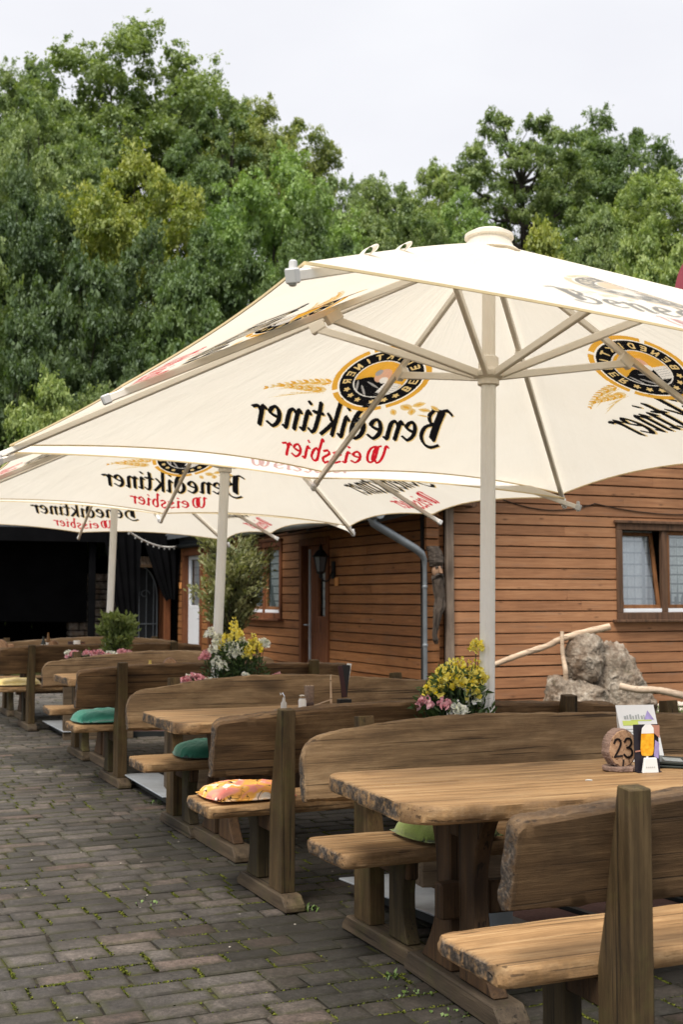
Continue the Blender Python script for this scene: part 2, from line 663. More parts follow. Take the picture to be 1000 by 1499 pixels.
def make_bench(label, p, L, rz=TH, seed=0, back=False, group='plank benches with backrests', mb_mat=None, wob=0.0, cr=0.11):
    """p: left end of the seat's centre line; back=True faces the camera"""
    if back:
        p = (p[0] + L * math.cos(rz), p[1] + L * math.sin(rz))
        rz = rz + math.pi
    b = thing('garden_bench', label, 'bench', (p[0], p[1], 0), rz, group)
    T = 0.058
    mb = MB()
    slab(mb, L, 0.40, T, lambda x, y, q: (x, y, 0.47 - T / 2 + q), seed + 5, r=0.06, rough_side=0.010, rough_end=0.018, ch=0.011, serr=0.004, round_low=True)
    mb.build('seat', M_SEAT, b, smooth=38, attr=True)
    # backrest leaning on the tapered posts
    tilt = R(13)
    zb, ln = 0.62, 0.30
    yb = -0.205

    def top(x):
        t = x / L
        return ln - (0.055 if back else 0.030) + (0.075 if back else 0.050) * math.sin(math.pi * t) ** 0.8 + 0.010 * math.sin(7 * t + seed) + wob * math.sin(4 * t + seed)

    def low(x):
        return 0.014 * math.sin(5 * x / L + seed * 1.3)

    def pl(x, y, q):
        # y runs up the board, q through it (positive = front)
        return (x, yb - y * math.sin(tilt) + q * math.cos(tilt), zb + y * math.cos(tilt) + q * math.sin(tilt))
    mb = MB()
    slab(mb, L, ln, 0.055 if back else 0.068, pl, seed + 9, r=cr if back else 0.035, ylow=low, yhigh=top, rough_side=0.008, rough_end=0.014, ch=0.010, round_low=False, serr=0.005, nx=90)
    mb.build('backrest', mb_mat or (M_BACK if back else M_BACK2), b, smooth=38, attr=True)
    for sx in (0.345, L - 0.345):
        w = 0.036
        zt = 0.945 + 0.012 * math.sin(seed * 3 + sx)
        mb = MB()
        poly = [(-0.365, 0.075), (-0.203, 0.075), (-0.205, 0.45), (-0.245, 0.62), (-0.308, zt), (-0.365, zt - 0.006)]
        mb.prism(poly, lambda y, q, tt: (tt, y, q), sx - w, sx + w)
        mb.build('post', M_POST, b, bevel=0.0035)
        foot('foot', sx, -0.46, 0.22, b)
        mb = MB()
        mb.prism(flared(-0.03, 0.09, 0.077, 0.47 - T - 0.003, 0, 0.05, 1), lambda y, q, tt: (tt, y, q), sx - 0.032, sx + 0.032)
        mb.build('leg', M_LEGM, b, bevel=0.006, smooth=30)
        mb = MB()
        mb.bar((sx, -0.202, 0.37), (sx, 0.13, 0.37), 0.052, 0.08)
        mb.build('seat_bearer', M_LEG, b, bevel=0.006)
    return b


def at_set(p, lx, ly, rz=TH):
    return (p[0] + lx * math.cos(rz) - ly * math.sin(rz), p[1] + lx * math.sin(rz) + ly * math.cos(rz))


T1, T2, T3, T4 = (0.07, 4.46), (-1.06, 7.08), (-2.42, 10.62), (-4.15, 14.6)
F1, F2, F3, F4 = (0.345, 3.55), (-0.715, 6.08), (-2.15, 9.75), (-3.85, 13.72)
B1, B2, B3, B4 = (-0.08, 5.00), (-1.27, 7.60), (-2.66, 11.12), (-4.40, 15.1)
T1A = R(21)
make_table('weathered plank table carrying the number 23 disc and a menu card', T1, 2.25, 0.86, T1A, 1)
make_table('plank table carrying a salt shaker and a black menu holder', T2, 2.2, 0.84, TH, 2)
make_table('plank table with a beer bottle, behind the bench with the teal cushion', T3, 2.2, 0.84, TH, 3)
make_table('farthest plank table, with jars and bottles before the dark porch', T4, 2.2, 0.84, TH, 4)
make_bench('bench at the lower right seen from behind, with no cushion on it', F1, 2.35, R(23), 11)
make_bench('bench seen from behind with an orange floral cushion on it', F2, 2.3, TH, 12)
make_bench('bench seen from behind with a teal cushion on it', F3, 2.3, TH, 13)
make_bench('bench seen from behind with a pale yellow cushion on it', F4, 2.3, TH, 14)
make_bench('bench with tall curved backrest behind the table numbered 23, lime cushion on its seat', B1, 2.35, TH, 15, True)
make_bench('bench with broad backrest and dark green cushion, behind the salt shaker', B2, 2.3, TH, 16, True)
make_bench('bench facing the bottle table, its low front seat without any cushion', B3, 2.3, TH, 17, True, cr=0.10)
make_bench('farthest bench, its long backrest just below the dark porch opening', B4, 2.6, TH, 18, True)


# ------------------------------------------------------------------ cushions
def cloth(name, c1, c2, scale=6):
    m = NT(name)
    co = m.coord()
    c = m.mix(m.ramp(m.noise(co, scale, 4), [(0.35, 0.0), (0.65, 1.0)]), c1, c2)
    fine = m.noise(co, 160, 3, 0.6)
    c = m.mix(1.0, c, m.ramp(fine, [(0.3, 0.78), (0.7, 1.08)]), 'MULTIPLY')
    m.col(c)
    m.rough(0.9).spec(0.15)
    m.b.inputs['Sheen Weight'].default_value = 0.3
    m.bump(fine, 0.35, 0.003)
    return m.mat


def floral():
    m = NT('orange_floral_cloth')
    co = m.coord()
    n1 = m.noise(co, 5.5, 2, 0.5, 1.2)
    n2 = m.noise(m.mapping(co, (1, 1, 1), loc=(3.1, 1.7, 0.4)), 7.0, 2, 0.5, 1.6)
    c = m.ramp(n1, [(0.30, (0.72, 0.20, 0.16)), (0.42, (0.78, 0.30, 0.22)), (0.48, (0.82, 0.36, 0.08)), (0.58, (0.86, 0.45, 0.10)), (0.66, (0.85, 0.62, 0.45))])
    c = m.mix(m.ramp(n2, [(0.60, 0.0), (0.63, 1.0)]), c, (0.85, 0.72, 0.58))
    dk = m.math('ABSOLUTE', m.math('SUBTRACT', n2, 0.5))
    c = m.mix(m.math('MULTIPLY', m.ramp(dk, [(0.008, 1.0), (0.02, 0.0)]), m.ramp(n1, [(0.45, 0.0), (0.55, 1.0)])), c, (0.06, 0.03, 0.02))
    bk = m.noise(m.mapping(co, (1, 1, 1), loc=(7.3, 0.2, 1.4)), 11.0, 2)
    c = m.mix(m.ramp(bk, [(0.685, 0.0), (0.70, 1.0)]), c, (0.03, 0.02, 0.02))
    m.col(c)
    m.rough(0.85).spec(0.15)
    m.bump(m.noise(co, 120, 3), 0.25, 0.003)
    return m.mat


def cushion(label, p, lx, rz, mt, w=0.42, d=0.40, h=0.06, ly=0.0, seed=0, yaw=0.0, dent=0.6):
    q = at_set(p, lx, ly, rz)
    c = MB()
    N = 40

    def fn(u, v, top):
        a, b = 2 * u - 1, 2 * v - 1
        rr = (abs(a) ** 4 + abs(b) ** 4) ** 0.25
        f = max(0.0, 1 - rr ** 4.0) ** 0.5
        # rounded-square plan
        k = 1 - 0.10 * abs(a * b) ** 1.5
        x, y = a * w / 2 * k, b * d / 2 * k
        zz = h * f
        rad = math.hypot(a, b)
        if top:
            zz *= 1 - dent * math.exp(-(rad / 0.22) ** 2) + 0.10 * fbm(a * 2.2 + seed, b * 2.2)
            zz *= 1 + 0.10 * math.cos(4 * math.atan2(b, a)) * min(1, rad)
            zz += 0.004 * fbm(a * 7 + seed, b * 7, 3)
            return (x, y, 0.014 + zz)
        return (x, y, 0.014 - 0.012 * f)
    c.grid(lambda u, v: fn(u, v, True), N, N)
    c.grid(lambda u, v: fn(u, 1 - v, False), N, N)
    o = c.build('seat_cushion', mt, None, smooth=60)
    o.location = (q[0], q[1], 0.474)
    o.rotation_euler = (0, 0, rz + yaw)
    tag(o, label, 'cushion')
    pp = MB()
    P_ = []
    for i_ in range(65):
        an = 2 * math.pi * i_ / 64
        ca, sa = math.cos(an), math.sin(an)
        q_ = (abs(ca) ** 4 + abs(sa) ** 4) ** -0.25
        a_, b_ = ca * q_ * 0.985, sa * q_ * 0.985
        k_ = 1 - 0.10 * abs(a_ * b_) ** 1.5
        P_.append((a_ * w / 2 * k_, b_ * d / 2 * k_, 0.015))
    pp.tube(P_, 0.0048, 6, caps=False)
    pp.build('piping', mt, o, smooth=60)
    # merge the rim
    bm = bmesh.new()
    bm.from_mesh(o.data)
    bmesh.ops.remove_doubles(bm, verts=bm.verts, dist=0.0015)
    bm.to_mesh(o.data)
    bm.free()
    return o


cushion('orange and pink floral cushion on the bench end', F2, 0.265, TH, floral(), 0.45, 0.38, 0.055, 0.01, 1, 0.06, 0.55)
cushion('plump teal green cushion hanging over a bench end', F3, 0.29, TH, cloth('teal_cloth', (0.035, 0.205, 0.140), (0.06, 0.255, 0.185)), 0.52, 0.40, 0.085, 0, 2, 0.03, 0.25)
cushion('dark bottle green cushion on the bench facing the viewer', B2, 0.47, TH, cloth('bottle_green_cloth', (0.022, 0.135, 0.085), (0.035, 0.17, 0.11)), 0.44, 0.36, 0.085, -0.03, 3, -0.05, 0.2)
cushion('pale yellow cushion on the farthest bench seen from behind', F4, 0.25, TH, cloth('yellow_cloth', (0.66, 0.50, 0.18), (0.74, 0.60, 0.28)), 0.50, 0.38, 0.065, 0, 4, 0.0, 0.2)
cushion('lime green cushion beside the leg of the table numbered 23', B1, 0.55, TH, cloth('lime_cloth', (0.20, 0.265, 0.060), (0.27, 0.33, 0.10)), 0.40, 0.36, 0.075, -0.03, 5, 0.05, 0.15)
# ------------------------------------------------------------------ parasols
def fabric_mat():
    m = NT('parasol_fabric')
    co = m.coord()
    weave = m.noise(co, 420, 2, 0.5)
    soft = m.noise(co, 1.6, 5, 0.6)
    c = m.ramp(soft, [(0.3, (0.93, 0.875, 0.775)), (0.7, (0.965, 0.92, 0.83))])
    dif = m.node('ShaderNodeBsdfDiffuse')
    tra = m.node('ShaderNodeBsdfTranslucent')
    m.link(c, dif.inputs['Color'])
    m.link(m.mix(1.0, c, (0.82, 0.80, 0.765), 'MULTIPLY'), tra.inputs['Color'])
    bp = m.node('ShaderNodeBump')
    bp.inputs['Strength'].default_value = 0.30
    bp.inputs['Distance'].default_value = 0.03
    sx = m.node('ShaderNodeSeparateXYZ')
    m.link(co, sx.inputs[0])
    an = m.math('ARCTAN2', sx.outputs[1], sx.outputs[0])
    rad = m.math('SQRT', m.math('ADD', m.math('MULTIPLY', sx.outputs[0], sx.outputs[0]), m.math('MULTIPLY', sx.outputs[1], sx.outputs[1])))
    cx = m.node('ShaderNodeCombineXYZ')
    m.link(m.math('MULTIPLY', m.math('SINE', m.math('MULTIPLY', an, 4.0)), 2.2), cx.inputs[0])
    m.link(m.math('MULTIPLY', an, 7.0), cx.inputs[1])
    m.link(m.math('MULTIPLY', rad, 1.1), cx.inputs[2])
    crease = m.noise(cx.outputs[0], 1.6, 5, 0.6)
    m.link(m.math('ADD', m.math('MULTIPLY', weave, 0.06), m.math('MULTIPLY', crease, 1.6)), bp.inputs['Height'])
    m.link(bp.outputs[0], tra.inputs['Normal'])
    # seams along the ribs and faint water marks towards the hem
    fold = m.math('ABSOLUTE', m.math('SINE', m.math('MULTIPLY', an, 4.0)))
    seam = m.math('LESS_THAN', m.math('MULTIPLY', fold, rad), 0.085)
    wm = m.noise(co, 2.3, 6, 0.7, 0.8)
    k = m.math('ADD', m.math('MULTIPLY', seam, 0.09), m.math('MULTIPLY', m.ramp(wm, [(0.5, 0.0), (0.75, 1.0)]), 0.07))
    c = m.mix(k, c, (0.55, 0.48, 0.38))
    m.link(c, dif.inputs['Color'])
    m.link(bp.outputs[0], dif.inputs['Normal'])
    mx = m.node('ShaderNodeMixShader')
    mx.inputs[0].default_value = 0.50
    m.link(dif.outputs[0], mx.inputs[1])
    m.link(tra.outputs[0], mx.inputs[2])
    m.link(mx.outputs[0], m.out.inputs['Surface'])
    return m.mat


M_FAB = fabric_mat()
M_FRAME = simple('beige_lacquer', (0.80, 0.745, 0.66), 0.42, 0.05, 8, 0.0, 0, 0.5)
M_POLE = simple('cream_pole_lacquer', (0.84, 0.825, 0.79), 0.38, 0.06, 5, 0.0, 0, 0.5)
M_HEM = simple('golden_hem_tape', (0.74, 0.58, 0.32), 0.7, 0.1)
M_TIP = simple('grey_plastic', (0.55, 0.54, 0.52), 0.4, 0.05)
M_STEEL = simple('galvanised_steel', (0.40, 0.43, 0.46), 0.5, 0.2, 9, 0.25, 0.05)
M_DSTEEL = simple('dark_steel', (0.035, 0.04, 0.04), 0.5, 0.2, 9, 0.4)
M_SLAB = simple('reddish_concrete', (0.19, 0.10, 0.085), 0.9, 0.25, 60, 0, 0.5)


def ink(name, c, body=0.12):
    """dye in a translucent cloth: tints what shines through, with a little body of its own"""
    m = NT(name)
    t = m.node('ShaderNodeBsdfTransparent')
    d = m.node('ShaderNodeBsdfDiffuse')
    k = m.ramp(m.noise(m.coord(), 9, 4), [(0.3, 0.93), (0.7, 1.0)])
    m.link(m.mix(1.0, c, k, 'MULTIPLY'), t.inputs['Color'])
    d.inputs['Color'].default_value = (c[0] * 0.8, c[1] * 0.8, c[2] * 0.8, 1)
    x = m.node('ShaderNodeMixShader')
    x.inputs[0].default_value = body
    m.link(t.outputs[0], x.inputs[1])
    m.link(d.outputs[0], x.inputs[2])
    m.link(x.outputs[0], m.out.inputs['Surface'])
    return m.mat


INKS = (('black', (0.020, 0.020, 0.024)), ('gold', (0.98, 0.60, 0.10)), ('red', (0.90, 0.03, 0.06)), ('skin', (0.90, 0.60, 0.46)), ('grey', (0.55, 0.55, 0.58)), ('cream', (0.97, 0.97, 0.99)), ('pale_gold', (1.0, 0.80, 0.42)))
PRINT = [ink('print_' + n_, c_) for n_, c_ in INKS]
PRINT_OUT = [ink('overexposed_print_' + n_, tuple(0.60 + 0.24 * (0.3 * c_[0] + 0.6 * c_[1] + 0.1 * c_[2]) + 0.14 * q_ for q_ in c_), 0.03) for n_, c_ in INKS]  # outer print paled: the overexposed light is put into its ink colour
UA, UAM, UZ, UAP = 1.99, 1.93, 2.332, 3.305


def u_tip(k):
    a = math.pi / 4 * k
    if k % 2 == 0:
        return Vector((round(math.cos(a)) * UAM, round(math.sin(a)) * UAM, UZ))
    return Vector((math.copysign(UA, math.cos(a)), math.copysign(UA, math.sin(a)), UZ))


APEX = Vector((0, 0, UAP))


def fab(k, s, v):
    """sector k between rib k and rib k+1, s across, v from apex (0) to hem (1)"""
    p = u_tip(k % 8).lerp(u_tip((k + 1) % 8), s)
    sc = 0.048 * 4 * s * (1 - s)
    p = p.lerp(APEX, sc)
    q = APEX.lerp(p, v)
    q.z -= 0.035 * math.sin(math.pi * v) * math.sin(math.pi * s) - 0.012 * math.sin(math.pi * v)
    return q


# --- the printed artwork, rasterised on a 4 mm grid (panel seen from outside)
CELL = 0.004
PW, PH = 2.0, 1.62
NXP, NYP = int(PW / CELL), int(PH / CELL)
GX, GY = np.meshgrid((np.arange(NXP) + 0.5) * CELL - PW / 2, (np.arange(NYP) + 0.5) * CELL)


def catmull(pts, n=10):
    P = [np.array(p, float) for p in pts]
    if len(P) < 3:
        return [P[0] + (P[1] - P[0]) * t for t in np.linspace(0, 1, n)]
    P = [2 * P[0] - P[1]] + P + [2 * P[-1] - P[-2]]
    out = []
    for i in range(1, len(P) - 2):
        for t in np.linspace(0, 1, n, endpoint=False):
            a, b, c, d = P[i - 1:i + 3]
            out.append(0.5 * ((2 * b) + (c - a) * t + (2 * a - 5 * b + 4 * c - d) * t * t + (3 * b - a - 3 * c + d) * t ** 3))
    out.append(P[-2])
    return out


def stamp(mask, poly, nib, thick, ang):
    """broad-nib stroke along a dense polyline"""
    ca, sa = math.cos(ang), math.sin(ang)
    pts = []
    for a, b in zip(poly[:-1], poly[1:]):
        n = max(1, int(np.linalg.norm(b - a) / (CELL * 0.7)))
        for i in range(n):
            pts.append(a + (b - a) * i / n)
    pts.append(poly[-1])
    for p in pts:
        rad = nib + thick
        i0, i1 = int((p[0] - rad + PW / 2) / CELL), int((p[0] + rad + PW / 2) / CELL) + 2
        j0, j1 = int((p[1] - rad) / CELL), int((p[1] + rad) / CELL) + 2
        i0, j0 = max(i0, 0), max(j0, 0)
        gx, gy = GX[j0:j1, i0:i1] - p[0], GY[j0:j1, i0:i1] - p[1]
        u, v = gx * ca + gy * sa, -gx * sa + gy * ca
        mask[j0:j1, i0:i1] |= (np.abs(u) < nib / 2) & (np.abs(v) < thick / 2)


GLY = {
    'B': (1.22, [[(-0.12, 1.62), (0.2, 1.80), (0.55, 1.72), (1.0, 1.82)], [(0.36, 1.68), (0.36, 0.9), (0.30, 0.1)], [(0.56, 1.66), (0.55, 0.8), (0.50, 0.25)],
                 [(0.92, 1.74), (1.04, 1.45), (0.86, 1.1), (0.62, 1.0)], [(0.66, 1.0), (1.04, 0.8), (1.06, 0.3), (0.72, -0.14), (0.30, -0.30), (-0.06, -0.16)]]),
    'e': (0.72, [[(0.12, 0.48), (0.40, 0.58), (0.60, 0.72), (0.52, 0.96), (0.30, 0.98), (0.10, 0.62), (0.10, 0.25), (0.30, 0.02), (0.60, 0.18)]]),
    'n': (0.82, [[(0.0, 0.86), (0.14, 0.98), (0.16, 0.5), (0.14, 0.0)], [(0.17, 0.72), (0.40, 0.97), (0.58, 0.90), (0.60, 0.5), (0.58, 0.04), (0.72, 0.1)]]),
    'd': (0.80, [[(0.20, 1.70), (0.42, 1.42), (0.60, 1.05), (0.64, 0.5), (0.50, 0.08), (0.28, 0.02), (0.10, 0.3), (0.12, 0.72), (0.34, 0.98), (0.56, 0.88)]]),
    'i': (0.42, [[(0.0, 0.86), (0.15, 0.98), (0.16, 0.5), (0.14, 0.05), (0.30, 0.1)], [(0.14, 1.36), (0.20, 1.44)]]),
    'k': (0.78, [[(0.04, 1.62), (0.17, 1.72), (0.17, 0.9), (0.14, 0.0)], [(0.62, 0.98), (0.40, 0.74), (0.22, 0.52)], [(0.28, 0.58), (0.48, 0.28), (0.72, -0.02)]]),
    't': (0.56, [[(0.26, 1.46), (0.20, 0.9), (0.20, 0.2), (0.32, 0.0), (0.52, 0.12)], [(0.0, 0.94), (0.5, 1.0)]]),
    'r': (0.62, [[(0.0, 0.86), (0.14, 0.98), (0.16, 0.5), (0.14, 0.0)], [(0.18, 0.70), (0.36, 0.96), (0.60, 0.92)]]),
    'W': (1.36, [[(-0.05, 1.42), (0.14, 1.56), (0.12, 0.8), (0.20, 0.2), (0.42, 0.0), (0.62, 0.3)], [(0.50, 1.55), (0.66, 1.4), (0.62, 0.5), (0.80, 0.05), (1.08, 0.2), (1.20, 0.8), (1.12, 1.3), (0.92, 1.5)],
                 [(0.80, 1.5), (0.84, 0.9), (0.80, 0.3)]]),
    's': (0.62, [[(0.54, 0.88), (0.30, 0.98), (0.12, 0.76), (0.30, 0.54), (0.48, 0.30), (0.30, 0.02), (0.02, 0.12)]]),
    'b': (0.76, [[(0.04, 1.62), (0.16, 1.72), (0.16, 0.8), (0.14, 0.12), (0.34, 0.0), (0.58, 0.26), (0.56, 0.76), (0.38, 0.98), (0.18, 0.74)]]),
}


def word(mask, txt, x0, y0, xh, width, slant, nib, thick, ang):
    tot = sum(GLY[c][0] for c in txt)
    kx = width / tot
    x = 0.0
    for c in txt:
        for st in GLY[c][1]:
            q = catmull(st)
            poly = [np.array((x0 + (x + 0.06 + p[0] * 0.86) * kx + p[1] * xh * slant, y0 + p[1] * xh)) for p in q]
            stamp(mask, poly, nib, thick, ang)
        x += GLY[c][0]


def shifted(m, dx, dy):
    return np.roll(np.roll(m, int(dx / CELL), axis=1), int(dy / CELL), axis=0)


ART = np.zeros((NYP, NXP), dtype=np.int8)
blk = np.zeros((NYP, NXP), bool)
word(blk, 'Benediktiner', -0.69, 0.37, 0.200, 1.40, 0.28, 0.039, 0.015, R(40))
halo = shifted(blk, -0.014, -0.010)
ART[halo] = 7
ART[blk] = 1
red = np.zeros((NYP, NXP), bool)
word(red, 'Weissbier', -0.40, 0.095, 0.125, 0.77, 0.28, 0.025, 0.011, R(40))
ART[red] = 3
ex, ey, er = 0.05, 0.96, 0.265
dx_, dy_ = GX - ex, GY - ey
rr_ = np.hypot(dx_, dy_)
aa_ = np.arctan2(dy_, dx_)
gold_arc = (rr_ > er + 0.012) & (rr_ < er + 0.048) & (np.abs(np.mod(aa_ + 0.6, 1.5) - 0.75) < 0.70)
ART[gold_arc] = 2
ART[rr_ < er] = 1
ART[rr_ < er - 0.088] = 6
ART[rr_ < er - 0.098] = 2
inner = rr_ < er - 0.098


def blob(cx, cy, ax, ay, rot, col, clip=True):
    c, s = math.cos(rot), math.sin(rot)
    u = (dx_ - cx) * c + (dy_ - cy) * s
    v = -(dx_ - cx) * s + (dy_ - cy) * c
    mk = (u / ax) ** 2 + (v / ay) ** 2 < 1
    ART[mk & inner if clip else mk] = col


# a bald bearded friar in a black habit reading from a white sheet
blob(0.04, -0.16, 0.15, 0.17, 0.0, 1)
blob(0.10, -0.10, 0.09, 0.07, 0.5, 1)
blob(-0.005, 0.035, 0.052, 0.066, 0.25, 4)
blob(-0.03, -0.005, 0.030, 0.030, 0.2, 6)
blob(0.035, 0.055, 0.022, 0.030, 0.2, 5)
for q_ in ((0.02, -0.06, 0.4), (0.06, -0.12, 0.9), (0.12, -0.09, 1.2)):
    blob(q_[0], q_[1], 0.055, 0.008, q_[2], 5)
u_, v_ = dx_ + 0.095, dy_ + 0.075
ART[(np.abs(u_ + v_ * 0.2) < 0.055) & (np.abs(v_ - u_ * 0.15) < 0.058) & inner] = 6
ART[(np.abs(u_ + v_ * 0.2) < 0.045) & (np.abs(np.mod(v_ - u_ * 0.15, 0.02) - 0.01) < 0.002) & (np.abs(v_) < 0.045) & inner] = 5

CAPS = {'B': [[(0, 0), (0, 1), (.5, 1), (.6, .8), (.5, .54), (0, .54)], [(.5, .54), (.66, .3), (.52, 0), (0, 0)]], 'E': [[(.6, 0), (0, 0), (0, 1), (.6, 1)], [(0, .52), (.5, .52)]],
        'N': [[(0, 0), (0, 1), (.62, 0), (.62, 1)]], 'D': [[(0, 0), (0, 1), (.4, 1), (.66, .7), (.66, .3), (.4, 0), (0, 0)]], 'I': [[(.3, 0), (.3, 1)]],
        'K': [[(0, 0), (0, 1)], [(.62, 1), (0, .45)], [(.2, .6), (.64, 0)]], 'T': [[(.3, 0), (.3, 1)], [(-.05, 1), (.66, 1)]], 'R': [[(0, 0), (0, 1), (.5, 1), (.62, .76), (.5, .5), (0, .5)], [(.25, .5), (.64, 0)]]}
ringm = np.zeros((NYP, NXP), bool)
RT = 'BENEDIKTINER'
for i_, ch_ in enumerate(RT):
    a0 = R(196) - R(212) * i_ / (len(RT) - 1)
    for st in CAPS[ch_]:
        poly = []
        for (a, b) in st:
            rad = er - 0.070 + b * 0.046
            an = a0 - (a - 0.3) * 0.05 / (er - 0.045)
            poly.append(np.array((ex + rad * math.cos(an), ey + rad * math.sin(an))))
        dense = []
        for p_, q_ in zip(poly[:-1], poly[1:]):
            dense += [p_ + (q_ - p_) * t for t in np.linspace(0, 1, 6)]
        stamp(ringm, dense, 0.0105, 0.0105, 0)
ART[ringm] = 7
for an in (R(218), R(237), R(256), R(284), R(303), R(322)):
    sx_, sy_ = GX - ex - (er - 0.045) * math.cos(an), GY - ey - (er - 0.045) * math.sin(an)
    rs, as_ = np.hypot(sx_, sy_), np.arctan2(sx_, sy_)
    lim = 0.012 + 0.012 * np.abs(np.mod(as_ * 5 / (2 * math.pi), 1.0) - 0.5) * 2
    ART[rs < lim] = 7


def leafblob(cx, cy, l, w, an, col):
    c, s = math.cos(an), math.sin(an)
    u = (GX - cx) * c + (GY - cy) * s
    v = -(GX - cx) * s + (GY - cy) * c
    mk = (np.abs(u) < l) & (np.abs(v) < w * (1 - (u / l) ** 2)) & (rr_ > er + 0.05)
    ART[mk] = col


for j_, (y0_, l0, bend) in enumerate(((-0.09, 0.36, 0.10), (-0.17, 0.30, -0.02))):
    for i_ in range(11):
        t_ = i_ / 10
        cx = ex + er + 0.07 + l0 * t_
        cy = ey + y0_ - bend * t_ * t_ - 0.02 * t_
        sl = -2 * bend * t_
        big_ = 0.034 * (1.05 - 0.5 * t_)
        for sg in (-1, 1):
            leafblob(cx, cy + sg * 0.014 * (1.1 - 0.6 * t_), big_, 0.0095 * (1.1 - 0.4 * t_), math.atan(sl) + sg * 0.42, 7 if (i_ + j_) % 2 else 2)
    for q_ in range(3):
        leafblob(ex + er + 0.16 + 0.05 * q_, ey + y0_ - 0.045 - 0.02 * q_, 0.13, 0.0035, -0.15 - 0.12 * q_, 7)
for (hx, hy, hl, hw, ha) in ((-.30, -.24, .05, .032, .3), (-.37, -.20, .045, .028, -.5), (-.36, -.28, .04, .026, 1.2), (-.44, -.25, .05, .02, .1), (-.50, -.22, .05, .016, .5), (-.24, -.30, .04, .02, 0.9), (-.46, -.31, .05, .008, .1)):
    leafblob(ex + hx, ey + hy, hl, hw, ha, 7)
    leafblob(ex + hx, ey + hy, hl * 0.6, hw * 0.35, ha, 2)

# rows of equal colour become strips of at most 9 cells
RUNS = []
for j_ in range(0, NYP):
    row = ART[j_]
    if not row.any():
        continue
    i_ = 0
    while i_ < NXP:
        c_ = row[i_]
        if c_ == 0:
            i_ += 1
            continue
        k_ = i_
        while k_ < NXP and row[k_] == c_ and k_ - i_ < 9:
            k_ += 1
        RUNS.append((i_, k_, j_, int(c_)))
        i_ = k_
RUNS = np.array(RUNS)
LS = math.hypot(UAM, UAP - UZ)


def print_panel(name, side, parent, outside):
    """side 0..3: towards +x,+y,-x,-y ; the print follows the sagging fabric"""
    kmid = side * 2
    o = u_tip(kmid)
    tips = np.array([u_tip(i % 8) for i in range(9)])
    ap = np.array(APEX)
    X = np.stack([RUNS[:, 0], RUNS[:, 1], RUNS[:, 1], RUNS[:, 0]], 1) * CELL - PW / 2
    Y = np.stack([RUNS[:, 2], RUNS[:, 2], RUNS[:, 2] + 1, RUNS[:, 2] + 1], 1) * CELL
    v = 1 - Y / LS
    s = np.clip(np.abs(X) / (UA * np.maximum(v, 0.05)), 0, 1)
    # outside view: x to the right; side direction d, right = (-d.y, d.x); rib k+1 lies counter-clockwise = right
    right = X >= 0
    tm = tips[kmid % 8]
    tn_r = tips[(kmid + 1) % 8]
    tn_l = tips[(kmid + 7) % 8]
    tn = np.where(right[..., None], tn_r, tn_l)
    p = tm + (tn - tm) * s[..., None]
    sc = (0.048 * 4 * s * (1 - s))[..., None]
    p = p + (ap - p) * sc
    q = ap + (p - ap) * v[..., None]
    q[..., 2] -= 0.035 * np.sin(np.pi * v) * np.sin(np.pi * s) - 0.012 * np.sin(np.pi * v)
    q[..., 2] += 0.003 if outside else -0.003
    if not outside:
        q = q[:, ::-1]
    return quads_obj(name, q, PRINT_OUT if outside else PRINT, parent, mi=RUNS[:, 3] - 1)


def make_parasol(label, loc, yaw, gx, gz, sc):
    root = thing('garden_parasol', label, 'parasol', loc, 0, 'white parasols of the beer garden')
    up = Vector((-gx, -gz, 1)).normalized()
    q = Vector((0, 0, 1)).rotation_difference(up)
    root.rotation_mode = 'QUATERNION'
    root.rotation_quaternion = q @ Matrix.Rotation(yaw, 3, 'Z').to_quaternion()
    root.scale = (sc, sc, sc)
    return root


